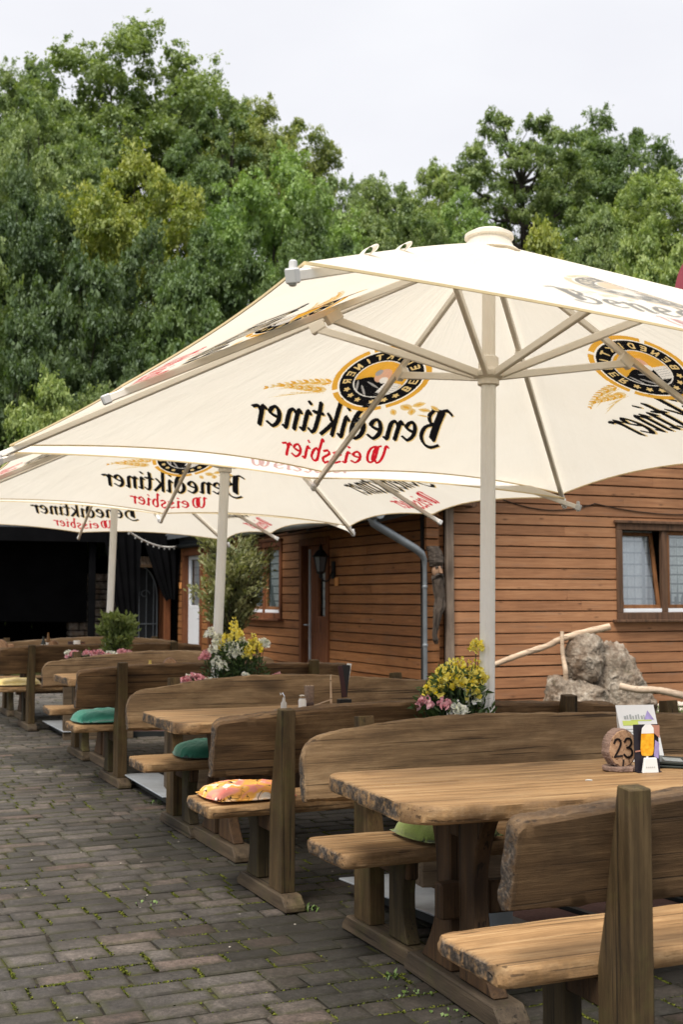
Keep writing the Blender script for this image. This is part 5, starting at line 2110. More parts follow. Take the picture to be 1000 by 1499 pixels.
branch('long bare pale branch leaning from the parasol pole up to the boulder', [PXP(715, 975, 12.3), PXP(760, 958, 12.3), PXP(800, 945, 12.3), PXP(818, 936, 12.3), PXP(845, 928, 12.35), PXP(892, 917, 12.35)], (0.026, 0.036))
branch('short upright pale branch standing on the lower boulder', [PXP(822, 924, 12.22), PXP(822, 942, 12.2), PXP(823, 960, 12.2), PXP(826, 978, 12.15), PXP(827, 996, 12.15)], (0.018, 0.026))
branch('pinkish bare branch leaning on the boulder at the right edge', [PXP(905, 1003, 12.1), PXP(930, 1008, 12.05), PXP(960, 1009, 12.0), PXP(985, 1014, 12.0), PXP(1030, 1024, 12.0)], (0.032, 0.036))
# ------------------------------------------------------------------ foliage material (colour set per object)
def leaf_mat(name, c0, c1, c2, trans=0.32, objcol=True):
    m = NT(name)
    t = m.attr('tint')
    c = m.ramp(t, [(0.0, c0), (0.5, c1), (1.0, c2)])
    if objcol:
        oi = m.node('ShaderNodeObjectInfo')
        c = m.mix(1.0, c, oi.outputs['Color'], 'MULTIPLY')
    dif = m.node('ShaderNodeBsdfDiffuse')
    tra = m.node('ShaderNodeBsdfTranslucent')
    glo = m.node('ShaderNodeBsdfGlossy')
    glo.inputs['Roughness'].default_value = 0.55
    glo.inputs['Color'].default_value = (0.55, 0.6, 0.6, 1)
    m.link(c, dif.inputs['Color'])
    m.link(m.mix(1.0, c, (1.25, 1.35, 0.55), 'MULTIPLY'), tra.inputs['Color'])
    a = m.node('ShaderNodeMixShader')
    a.inputs[0].default_value = trans
    m.link(dif.outputs[0], a.inputs[1])
    m.link(tra.outputs[0], a.inputs[2])
    b = m.node('ShaderNodeMixShader')
    b.inputs[0].default_value = 0.06
    m.link(a.outputs[0], b.inputs[1])
    m.link(glo.outputs[0], b.inputs[2])
    m.link(b.outputs[0], m.out.inputs['Surface'])
    return m.mat


M_LEAF = leaf_mat('tree_leaves', (0.026, 0.052, 0.013), (0.118, 0.178, 0.046), (0.290, 0.345, 0.115))
M_BARK = simple('tree_bark', (0.040, 0.032, 0.025), 0.9, 0.4, 4, 0, 0.6)


def leaves(rng, centers, radii, n_per, size, up=0.55, flat=0.8, tint=None, shell=0.40, narrow=0.55, twig=5):
    """rhombic leaves on small twigs; the twigs fill each clump, denser towards its skin"""
    nt = max(1, n_per // twig)
    C = np.repeat(np.asarray(centers), nt, axis=0)
    Rr = np.repeat(np.asarray(radii), nt)
    M = len(C)
    d = rng.normal(size=(M, 3))
    d /= np.linalg.norm(d, axis=1, keepdims=True)
    d[:, 2] = np.where(d[:, 2] < -0.35, -d[:, 2] * 0.5, d[:, 2])
    rad = Rr * (shell + (1 - shell) * rng.random(M) ** 0.6) * (1 + 0.22 * rng.normal(size=M))
    P0 = C + d * rad[:, None] * np.array([1, 1, flat])
    tn = d * 0.55 + np.array([0, 0, up]) + rng.normal(size=(M, 3)) * 0.40
    tn /= np.linalg.norm(tn, axis=1, keepdims=True)
    td = d + np.array([0, 0, 0.30]) + rng.normal(size=(M, 3)) * 0.9
    td -= tn * (td * tn).sum(1, keepdims=True) * 0.8
    td /= np.linalg.norm(td, axis=1, keepdims=True)
    ts = np.cross(tn, td)
    big = (0.65 + 0.75 * rng.random(M))
    tt = 0.30 * np.repeat(rng.random(len(centers)), nt) + 0.22 * rng.random(M) + 0.22 * (d[:, 2] * 0.5 + 0.5) + 0.24 * np.clip(rad / Rr, 0, 1.2) - 0.03  # lighter upper and outer leaves: some shading is put into the tint
    rp = lambda a: np.repeat(a, twig, axis=0)
    N = M * twig
    along = (np.tile(np.arange(twig), M) / twig - 0.3)
    side = np.where(np.tile(np.arange(twig), M) % 2 == 0, 1.0, -1.0)
    bg = rp(big)
    L_ = size * twig * 0.50 * bg
    P = rp(P0) + rp(td) * (along * L_)[:, None] + rp(ts) * (side * size * 0.75 * bg * rng.random(N))[:, None] + rng.normal(size=(N, 3)) * size * 0.55
    nrm = rp(tn) + rng.normal(size=(N, 3)) * 0.42
    nrm /= np.linalg.norm(nrm, axis=1, keepdims=True)
    a = rp(td) * 0.6 + rp(ts) * (side * 0.8)[:, None] + rng.normal(size=(N, 3)) * 0.45
    a -= nrm * (a * nrm).sum(1, keepdims=True)
    a /= np.linalg.norm(a, axis=1, keepdims=True)
    b = np.cross(nrm, a)
    s = (size * bg * (0.55 + 0.75 * rng.random(N)))[:, None]
    fold = nrm * s * 0.18
    Q = np.stack([P - a * s * 0.8, P - b * s * narrow + fold, P + a * s, P + b * s * narrow + fold], 1)
    t = rp(tt) + 0.14 * rng.random(N)
    return Q, np.clip(t, 0, 1)


def limb(mb, p0, p1, r0, r1, rng, n=7, wig=0.12):
    p0, p1 = np.array(p0, float), np.array(p1, float)
    L_ = np.linalg.norm(p1 - p0)
    pts = []
    for i in range(n):
        t = i / (n - 1)
        q = p0 + (p1 - p0) * t
        q[2] += -0.10 * L_ * math.sin(math.pi * t) * (0.6 if i else 0)
        if 0 < i < n - 1:
            q += rng.normal(size=3) * wig * L_ / n
        pts.append(q)
    mb.tube(pts, list(np.linspace(r0, r1, n)), 6)


TREES = {}


def tree_template(key, seed, Ht, Rc, zc_, rz_, nclump, n_per, size, clump=(0.55, 1.05), trunk=0.22, cone=0.0, inner=0.35, limbs=14, flat=0.75, skirt=False):
    rng = np.random.default_rng(seed)
    cen, rad = [], []
    tries = 0
    while len(cen) < nclump and tries < 9000:
        tries += 1
        d = rng.normal(size=3)
        d /= np.linalg.norm(d)
        q = rng.random() ** inner
        z = zc_ + d[2] * rz_ * q
        k = 1.0 - cone * max(0, (z - zc_) / rz_)
        lump = 1 + 0.30 * mnoise.fractal(Vector(d * 1.7) + Vector((seed, 0, 0)), 1, 2, 3)
        p = np.array((d[0] * Rc * q * k * lump, d[1] * Rc * q * k * lump, zc_ + d[2] * rz_ * q * lump))
        if p[2] < (0.3 if skirt else 0.16 * Ht):
            continue
        r = rng.uniform(*clump) * (0.75 if d[2] > 0.6 else 1.0)
        if any(np.linalg.norm((p - c) * np.array([1, 1, 1.25])) < 0.62 * (r + rr) * 0.62 for c, rr in zip(cen, rad)):
            continue
        cen.append(p)
        rad.append(r)
    Q, T = leaves(rng, cen, rad, n_per, size, flat=flat)
    # ragged sprays beyond the clumps
    sp_c, sp_r = [], []
    for c, r in zip(cen, rad):
        for _ in range(5):
            d = rng.normal(size=3)
            d[2] = abs(d[2]) * 0.8
            d /= np.linalg.norm(d)
            sp_c.append(c + d * r * rng.uniform(0.80, 1.15))
            sp_r.append(r * rng.uniform(0.18, 0.40))
    Q2, T2 = leaves(rng, sp_c, sp_r, max(8, n_per // 14), size * 0.95, shell=0.1)
    V = np.concatenate([Q, Q2])
    T = np.concatenate([T, np.clip(T2 + 0.12, 0, 1)])
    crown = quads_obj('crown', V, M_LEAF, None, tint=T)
    mb = MB()
    mb.tube([(0, 0, -0.8), (0.04, 0.02, Ht * 0.14), (0.10, -0.05, Ht * 0.32), (0.02, 0.08, zc_ + rz_ * 0.1), (0, 0, zc_ + rz_ * 0.6)], [trunk * 1.35, trunk, trunk * 0.85, trunk * 0.5, trunk * 0.12], 9)
    idx = rng.permutation(len(cen))[:limbs]
    for i in idx:
        c = cen[i]
        zb = max(Ht * 0.14, min(c[2] - 0.35 * np.hypot(c[0], c[1]), zc_))
        limb(mb, (0.05, 0, zb), c, trunk * 0.42, trunk * 0.08, rng)
        for j in range(2):
            c2 = cen[rng.integers(len(cen))]
            if np.linalg.norm(c2 - c) < 2.4:
                limb(mb, c * 0.6 + np.array([0, 0, zb]) * 0.4, c2, trunk * 0.2, trunk * 0.05, rng)
    tr = mb.build('trunk', M_BARK, None, smooth=60)
    TREES[key] = [crown, tr, Ht, Rc, False]


tree_template('broad', 1, 12.0, 4.6, 7.4, 4.3, 110, 640, 0.092, (0.70, 1.35))
tree_template('open', 2, 11.0, 5.0, 7.3, 3.6, 84, 600, 0.088, (0.55, 1.10), trunk=0.30, inner=0.30, limbs=34, flat=0.55)
tree_template('tall', 3, 12.5, 3.7, 7.4, 5.0, 105, 600, 0.090, (0.60, 1.15), cone=0.30)
tree_template('bushy', 4, 8.0, 3.9, 3.9, 3.9, 110, 600, 0.088, (0.60, 1.15), trunk=0.15, skirt=True)
tree_template('feathery', 5, 10.0, 3.8, 6.0, 3.9, 130, 480, 0.078, (0.45, 0.95), trunk=0.18, skirt=True, flat=0.9)


def tree(kind, label, x, ytop, Z, wpx, col, cat='tree', yaw=None, lean=0.0):
    crown, tr, Ht, Rc, used = TREES[kind]
    X = (x - 500) / F_PX * Z
    g = hill(X, Z) - 0.05
    top = H - (ytop - HY) / F_PX * Z
    root = thing('broadleaf_tree' if cat == 'tree' else 'shrub', label, cat, (X, Z, g), 0, 'trees on the wooded slope')
    sxy = (wpx / F_PX * Z) / (2 * Rc * 1.08)
    sz = (top - g) / Ht
    sxy = max(sxy, 0.42 * sz)
    rz = yaw if yaw is not None else random.uniform(0, 6.28)
    for part, nm in ((crown, 'crown'), (tr, 'trunk')):
        o = part
        if used:
            o = part.copy()
            COL.objects.link(o)
        o.parent = root
        o.name = nm
    TREES[kind][4] = True
    root.rotation_euler = (lean, 0, rz)
    root.scale = (sxy, sxy, sz)
    cr_ = root.children[0] if root.children[0].name.startswith('crown') else root.children[1]
    for ch in root.children:
        if ch.name.startswith('crown'):
            ch.color = (col[0], col[1], col[2], 1)
    return root


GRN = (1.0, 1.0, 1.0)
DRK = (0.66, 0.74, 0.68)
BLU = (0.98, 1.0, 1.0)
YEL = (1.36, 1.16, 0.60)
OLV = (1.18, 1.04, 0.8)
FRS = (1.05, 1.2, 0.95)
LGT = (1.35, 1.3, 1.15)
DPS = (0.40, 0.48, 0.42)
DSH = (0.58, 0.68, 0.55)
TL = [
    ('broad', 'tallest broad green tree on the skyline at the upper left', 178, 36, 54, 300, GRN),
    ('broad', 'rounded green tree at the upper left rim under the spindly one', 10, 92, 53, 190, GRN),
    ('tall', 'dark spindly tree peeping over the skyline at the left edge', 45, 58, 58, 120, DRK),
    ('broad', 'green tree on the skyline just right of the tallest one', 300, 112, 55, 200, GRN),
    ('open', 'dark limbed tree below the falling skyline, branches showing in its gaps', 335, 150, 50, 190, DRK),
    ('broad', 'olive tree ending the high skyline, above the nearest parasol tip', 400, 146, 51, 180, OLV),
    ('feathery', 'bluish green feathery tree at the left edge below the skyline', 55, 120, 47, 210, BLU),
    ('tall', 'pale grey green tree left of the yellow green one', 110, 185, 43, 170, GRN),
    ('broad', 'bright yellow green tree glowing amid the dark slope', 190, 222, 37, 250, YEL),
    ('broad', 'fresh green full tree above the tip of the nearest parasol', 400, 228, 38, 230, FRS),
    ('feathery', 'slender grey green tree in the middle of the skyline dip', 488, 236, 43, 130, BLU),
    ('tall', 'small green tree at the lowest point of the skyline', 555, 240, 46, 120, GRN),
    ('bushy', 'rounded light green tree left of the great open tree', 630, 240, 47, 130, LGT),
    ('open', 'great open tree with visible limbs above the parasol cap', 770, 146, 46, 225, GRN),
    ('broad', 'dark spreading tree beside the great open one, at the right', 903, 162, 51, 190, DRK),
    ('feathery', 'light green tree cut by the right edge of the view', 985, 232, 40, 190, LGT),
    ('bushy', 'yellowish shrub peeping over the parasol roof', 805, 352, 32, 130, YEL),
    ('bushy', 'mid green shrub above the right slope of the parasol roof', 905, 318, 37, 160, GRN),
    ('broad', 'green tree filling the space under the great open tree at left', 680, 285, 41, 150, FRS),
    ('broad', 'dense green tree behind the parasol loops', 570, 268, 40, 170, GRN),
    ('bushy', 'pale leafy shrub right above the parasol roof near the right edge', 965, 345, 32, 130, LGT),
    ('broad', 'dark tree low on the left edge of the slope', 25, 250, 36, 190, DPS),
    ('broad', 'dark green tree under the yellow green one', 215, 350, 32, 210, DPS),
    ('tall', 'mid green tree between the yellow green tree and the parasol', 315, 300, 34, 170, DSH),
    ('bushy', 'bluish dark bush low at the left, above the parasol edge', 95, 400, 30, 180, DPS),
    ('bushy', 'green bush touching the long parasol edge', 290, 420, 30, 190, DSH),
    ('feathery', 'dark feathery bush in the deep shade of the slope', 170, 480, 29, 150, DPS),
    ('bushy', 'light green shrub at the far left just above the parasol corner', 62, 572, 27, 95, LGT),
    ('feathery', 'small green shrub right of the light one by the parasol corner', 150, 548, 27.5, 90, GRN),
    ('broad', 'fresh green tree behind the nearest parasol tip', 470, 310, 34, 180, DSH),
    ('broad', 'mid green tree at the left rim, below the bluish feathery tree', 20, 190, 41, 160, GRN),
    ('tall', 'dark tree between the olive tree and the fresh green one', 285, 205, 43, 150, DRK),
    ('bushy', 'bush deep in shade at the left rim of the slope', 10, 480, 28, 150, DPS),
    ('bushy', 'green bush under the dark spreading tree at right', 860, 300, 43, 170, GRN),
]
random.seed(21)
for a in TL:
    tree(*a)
# the wood goes on past both edges of the view
for kind, x, yt, Z, w in (('broad', -110, 90, 48, 220), ('bushy', -90, 330, 32, 200), ('tall', -190, 150, 42, 200), ('bushy', -220, 420, 28, 210), ('broad', -300, 120, 46, 230)):
    tree(kind, 'green trees of the wood past the left edge of the view', x, yt, Z, w, GRN)
for kind, x, yt, Z, w in (('open', 1095, 240, 50, 210), ('bushy', 1080, 330, 38, 180), ('broad', 1190, 260, 46, 220), ('tall', 1290, 280, 44, 200), ('bushy', 1200, 390, 34, 190)):
    tree(kind, 'green trees of the wood past the right edge of the view', x, yt, Z, w, GRN)
# ------------------------------------------------------------------ evergreen shrub by the house
def evergreen(label, loc, h, r, seed, n=9000, name='evergreen_shrub', upright=0.0, trunk=True, ball=True, col=(1, 1, 1), size=0.045):
    rng = np.random.default_rng(seed)
    rt = thing(name, label, 'shrub', loc)
    Q, T = [], []
    nb = 95 if ball else 46
    cen = []
    mb = MB()
    for k in range(nb):
        az = rng.uniform(0, 2 * math.pi)
        zz = rng.uniform(0.12 if not ball else 0.32, 0.80) * h
        if ball:
            t = (zz / h - 0.30) / 0.58
            reach = r * (0.40 + 0.6 * math.sin(math.pi * min(1, max(0.05, t))) ** 0.7) * rng.uniform(0.45, 1.25)
        else:
            reach = r * rng.uniform(0.3, 1.0) * (1.1 - 0.7 * zz / h)
        rise = (0.10 + 0.30 * rng.random()) * h * (0.5 + upright)
        p0 = np.array((0, 0, zz))
        p1 = np.array((math.cos(az) * reach, math.sin(az) * reach, min(h, zz + rise)))
        limb(mb, p0, p1, 0.010, 0.003, rng, 5)
        m_ = n // nb
        t = rng.random(m_) ** 0.7
        P = p0 + (p1 - p0) * t[:, None] + rng.normal(size=(m_, 3)) * 0.038 * (0.35 + t)[:, None] * (r / 0.6)
        d = (p1 - p0) / np.linalg.norm(p1 - p0)
        D = d + rng.normal(size=(m_, 3)) * 0.55
        D[:, 2] += 0.15
        D /= np.linalg.norm(D, axis=1, keepdims=True)
        S = np.cross(D, rng.normal(size=(m_, 3)))
        S /= np.linalg.norm(S, axis=1, keepdims=True)
        L_ = size * (0.6 + 0.9 * rng.random(m_))[:, None]
        W_ = L_ * 0.20
        Q.append(np.stack([P - S * W_ * 0.4, P + D * L_ * 0.5 - S * W_, P + D * L_, P + D * L_ * 0.5 + S * W_], 1))
        T.append(np.clip(0.12 + 0.55 * t + 0.3 * rng.random(m_) + 0.12 * (zz / h), 0, 1))
    o = quads_obj('foliage', np.concatenate(Q), M_EVER, rt, tint=np.concatenate(T))
    o.color = (*col, 1)
    if trunk:
        mb.tube([(0, 0, -0.05), (0.02, 0.01, h * 0.3), (0, 0, h * 0.8)], [0.05, 0.042, 0.012], 8)
    mb.build('stem', M_BARK, rt, smooth=60)
    return rt


M_EVER = leaf_mat('evergreen_needles', (0.040, 0.055, 0.022), (0.15, 0.17, 0.062), (0.32, 0.31, 0.14), 0.3)
evergreen('shaggy evergreen shrub hiding the window of the log house', (-1.52, 17.0, 0.05), 2.34, 0.52, 3, 13000, size=0.060, ball=True, upright=0.45)

# ------------------------------------------------------------------ planters and flowers
M_POT = wood('planter_wood', (0.05, 0.034, 0.02), (0.10, 0.072, 0.045), (0.16, 0.12, 0.08), 0, edge=False)
M_LEAFG = leaf_mat('flower_leaves', (0.018, 0.035, 0.010), (0.045, 0.085, 0.022), (0.10, 0.16, 0.05), 0.25, False)


def petal_mat(name, c0, c1):
    m = NT(name)
    c = m.mix(m.attr('tint'), c0, c1)
    m.col(c)
    m.rough(0.6).spec(0.2)
    m.b.inputs['Subsurface Weight'].default_value = 0.15
    m.b.inputs['Subsurface Radius'].default_value = (0.01, 0.01, 0.005)
    return m.mat


PET = {'yellow': petal_mat('yellow_petals', (0.88, 0.70, 0.02), (0.95, 0.90, 0.32)), 'white': petal_mat('white_petals', (0.80, 0.82, 0.66), (0.94, 0.94, 0.88)),
       'pink': petal_mat('pink_petals', (0.74, 0.26, 0.32), (0.90, 0.58, 0.60))}


def bloom(parent, p, col, h, rng, w=0.045):
    """a spike of ruffled lipped flowers, packed round a stalk"""
    Q, T = [], []
    n = max(5, int(h / 0.016))
    for i in range(n):
        t = i / n
        rr = w * (1.0 - 0.72 * t ** 1.5)
        for j in range(5):
            an = i * 2.4 + j * 1.2566 + rng.normal() * 0.3
            z = p[2] + h * (t - 0.5) + rng.normal() * 0.006
            o = np.array((math.cos(an), math.sin(an), 0))
            c = np.array((p[0], p[1], z)) + o * rr * 0.55
            for k in range(3):
                d = o * 0.8 + rng.normal(size=3) * 0.55 + np.array([0, 0, 0.25 - 0.4 * (k == 2)])
                d /= np.linalg.norm(d)
                s = np.cross(d, rng.normal(size=3))
                s /= np.linalg.norm(s)
                l = rr * rng.uniform(0.55, 1.0)
                b = c + d * l
                Q.append([c - s * l * .25, c - s * l * .55 + d * l * .6, b, c + s * l * .55 + d * l * .6])
                T.append(np.clip(rng.normal(0.55, 0.28), 0, 1))
    return quads_obj('bloom', np.array(Q), PET[col], parent, tint=T)


def flowers(label, loc, box, blooms, leaf_r, leaf_h, zb, seed, n=2600, name='flower_planter', zpot=None):
    """blooms: (x,y,z,colour,h) relative to loc"""
    rng = np.random.default_rng(seed)
    rt = thing(name, label, 'flower planter', loc, TH * 0.6)
    w, d, h, z0 = box
    mb = MB()
    t = 0.03
    for (cx, cy, sx, sy) in ((0, -d / 2, w, t), (0, d / 2, w, t), (-w / 2 + t / 2, 0, t, d - t), (w / 2 - t / 2, 0, t, d - t)):
        mb.box((cx, cy, z0 + h / 2), (sx, sy, h))
    mb.build('trough', M_POT, rt, bevel=0.005)
    mb = MB()
    mb.box((0, 0, z0 + h * 0.46), (w - t * 2, d - t, h * 0.9))
    mb.build('soil', M_GAP, rt)
    # leafy body
    P = rng.normal(size=(n, 3)) * np.array([0.42, 0.42, 0.0])
    P = np.clip(P, -1, 1) * np.array([leaf_r[0], leaf_r[1], 0])
    P[:, 2] = zb + leaf_h * rng.random(n) ** 0.8 * (1 - 0.35 * (P[:, 0] / leaf_r[0]) ** 2)
    D = rng.normal(size=(n, 3)) * 0.6 + np.array([0, 0, 0.5])
    D[:, :2] += P[:, :2] * 3
    D /= np.linalg.norm(D, axis=1, keepdims=True)
    S = np.cross(D, rng.normal(size=(n, 3)))
    S /= np.linalg.norm(S, axis=1, keepdims=True)
    L_ = (0.03 + 0.03 * rng.random(n))[:, None]
    Q = np.stack([P, P + D * L_ * .5 - S * L_ * .16, P + D * L_, P + D * L_ * .5 + S * L_ * .16], 1)
    quads_obj('leaves', Q, M_LEAFG, rt, tint=np.clip(0.15 + 0.6 * (P[:, 2] - zb) / leaf_h + 0.25 * rng.random(n), 0, 1))
    sm = MB()
    for (x, y, z, c, hh) in blooms:
        sm.tube([(x * 0.6, y * 0.6, zb), (x * 0.85, y * 0.9, (zb + z) / 2), (x, y, z + hh * 0.4)], [0.004, 0.003, 0.002], 5)
    sm.build('stems', M_LEAFG, rt)
    for (x, y, z, c, hh) in blooms:
        bloom(rt, (x, y, z), c, hh, rng, w=0.036 if hh > 0.05 else 0.036)
    return rt


def from_px(lst, loc, yaw, Z):
    """photo positions of blooms -> local positions in the planter"""
    out = []
    for (x, y, c, hh, dz) in lst:
        p = PXP(x, y, Z + dz)
        dx, dy = p.x - loc[0], p.y - loc[1]
        cs, sn = math.cos(-yaw), math.sin(-yaw)
        out.append((dx * cs - dy * sn, dx * sn + dy * cs, p.z - loc[2], c, hh))
    return out


Y, Wt, Pk = 'yellow', 'white', 'pink'
L1 = (0.56, 6.12, 0.0)
b1 = [(697, 942, Y, .05, .02), (636, 998, Y, .06, 0), (630, 1003, Y, .05, -.05), (643, 990, Y, .06, .05), (640, 1005, Y, .04, -.08), (661, 975, Y, .09, .03), (672, 972, Y, .09, .08), (655, 985, Y, .08, -.04), (666, 985, Y, .08, -.08), (678, 985, Y, .07, 0),
      (684, 990, Y, .06, -.05), (692, 995, Y, .07, .03), (699, 975, Y, .08, .06), (701, 985, Y, .06, -.02), (675, 998, Wt, .05, -.06), (692, 1012, Wt, .09, -.05), (701, 1006, Wt, .07, .02), (667, 1033, Wt, .05, -.12), (673, 1036, Wt, .04, -.15), (650, 994, Y, .09, -.02), (690, 1002, Y, .10, -.08), (684, 978, Y, .08, .02), (670, 990, Y, .08, -.1),
      (620, 1024, Pk, .045, -.10), (651, 1026, Pk, .035, -.12), (660, 990, Y, .05, -.1), (648, 982, Y, .05, .02)]
flowers('planter of yellow snapdragons with a few pink and white ones beside the nearest parasol pole', L1, (0.44, 0.26, 0.66, 0.055), from_px(b1, L1, TH * 0.6, 6.12), (0.18, 0.13), 0.44, 0.66, 1)
L2 = (-0.80, 9.28, 0.0)
b2 = [(343, 912, Y, .11, 0), (344, 925, Y, .10, -.06), (350, 925, Y, .06, .05), (332, 930, Y, .05, -.05), (372, 936, Y, .10, .03), (378, 944, Y, .07, -.05), (364, 948, Y, .07, -.08), (368, 940, Y, .06, .08), (325, 942, Y, .06, -.04), (362, 955, Y, .05, -.1),
      (309, 923, Wt, .07, 0), (305, 927, Wt, .05, .05), (318, 937, Wt, .08, -.03), (312, 949, Wt, .06, -.08), (335, 943, Wt, .09, -.06), (345, 946, Wt, .09, -.08), (355, 937, Wt, .07, .02), (340, 955, Wt, .06, -.1), (384, 940, Wt, .06, 0), (388, 938, Wt, .04, .02), (327, 971, Wt, .06, -.14), (318, 965, Wt, .05, -.1), (361, 988, Wt, .05, -.16), (322, 930, Wt, .04, .04), (352, 952, Wt, .06, -.1), (303, 955, Pk, .045, -.08), (300, 960, Pk, .035, -.1)]
flowers('planter of white and yellow snapdragons beside the middle parasol pole', L2, (0.56, 0.30, 0.66, 0.055), from_px(b2, L2, TH * 0.6, 9.28), (0.22, 0.15), 0.46, 0.66, 2)


def pink_plant(label, x, y, Z, seed, w=0.20):
    p = PXP(x, y, Z)
    rng = np.random.default_rng(seed)
    loc = (p.x, p.y, 0.0)
    bl = []
    for k in range(11):
        a, r_ = rng.uniform(0, 6.28), w * math.sqrt(rng.random())
        bl.append((math.cos(a) * r_, math.sin(a) * r_ * 0.5, p.z + rng.normal() * 0.012, Pk if rng.random() < 0.8 else Wt, 0.035))
    flowers(label, loc, (0.40, 0.24, 0.66, 0.0), bl, (w, w * 0.6), max(0.1, p.z - 0.64), 0.62, seed, 900)


pink_plant('planter of low pink flowers left of the far pole shrub', 124, 954, 12.8, 5, 0.17)
pink_plant('planter of low pink flowers just below the far pole shrub', 168, 955, 12.9, 6, 0.17)
pink_plant('planter of low pink flowers left of the white and yellow snapdragons', 286, 991, 8.95, 7, 0.11)
pink_plant('planter of low pink flowers right of the white and yellow snapdragons', 398, 990, 9.35, 8, 0.10)
tubp = thing('planted_tub', 'small conifer in a wooden tub by the farthest parasol pole', 'planted tub', (-2.40, 13.25, 0))
mb = MB()
mb.lathe([(0.17, 0.0), (0.20, 0.02), (0.22, 0.60), (0.225, 0.62), (0.20, 0.62), (0.19, 0.55)], 20)
mb.build('tub', M_POT, tubp, smooth=40)
eg = evergreen('x', (0, 0, 0.55), 0.68, 0.28, 9, 5200, trunk=True, ball=False, upright=0.6, size=0.055, col=(0.75, 0.95, 0.7))
for ch in list(eg.children):
    ch.parent = tubp
    ch.location = (0, 0, 0.55)
bpy.data.objects.remove(eg)
# ------------------------------------------------------------------ things on the tables
M_PAPER = simple('white_card', (0.80, 0.80, 0.78), 0.5, 0.03)
M_INK = simple('pale_print_ink', (0.42, 0.44, 0.42), 0.6, 0.1)
M_LIME = simple('lime_print', (0.62, 0.72, 0.16), 0.6, 0.08)
M_DPHOTO = simple('dark_photo', (0.020, 0.016, 0.022), 0.35, 0.3, 30)
M_BEER = NT('beer_photo')
M_BEER.col(M_BEER.ramp(M_BEER.noise(M_BEER.coord(), 60, 4), [(0.3, (0.78, 0.30, 0.01)), (0.7, (0.90, 0.55, 0.04))])).rough(0.35)
M_BEER = M_BEER.mat
M_FOAM = simple('foam_photo', (0.86, 0.86, 0.84), 0.4, 0.05)
M_SKINP = simple('hand_photo', (0.50, 0.24, 0.17), 0.4, 0.2, 40)
M_LILAC = simple('lilac_photo', (0.40, 0.33, 0.62), 0.4, 0.3, 40)
M_RING = wood('slice_wood', (0.20, 0.11, 0.06), (0.40, 0.25, 0.15), (0.52, 0.36, 0.23), 1, (0.16, 0.11, 0.08), 0.45, edge=False, grain=2.0)
M_BARKS = simple('slice_bark', (0.26, 0.17, 0.13), 0.9, 0.55, 28, 0, 0.8)
M_BURN = simple('burnt_numeral', (0.020, 0.012, 0.010), 0.8)
M_CHROME = simple('chrome', (0.62, 0.62, 0.62), 0.15, 0.03, 10, 1.0)
M_GLASSJ = simple('jar_glass', (0.50, 0.48, 0.44), 0.12, 0.1)
M_SALT = simple('salt_white', (0.78, 0.76, 0.72), 0.5, 0.04)
M_DKBROWN = simple('dark_brown_jar', (0.055, 0.025, 0.018), 0.4, 0.2)


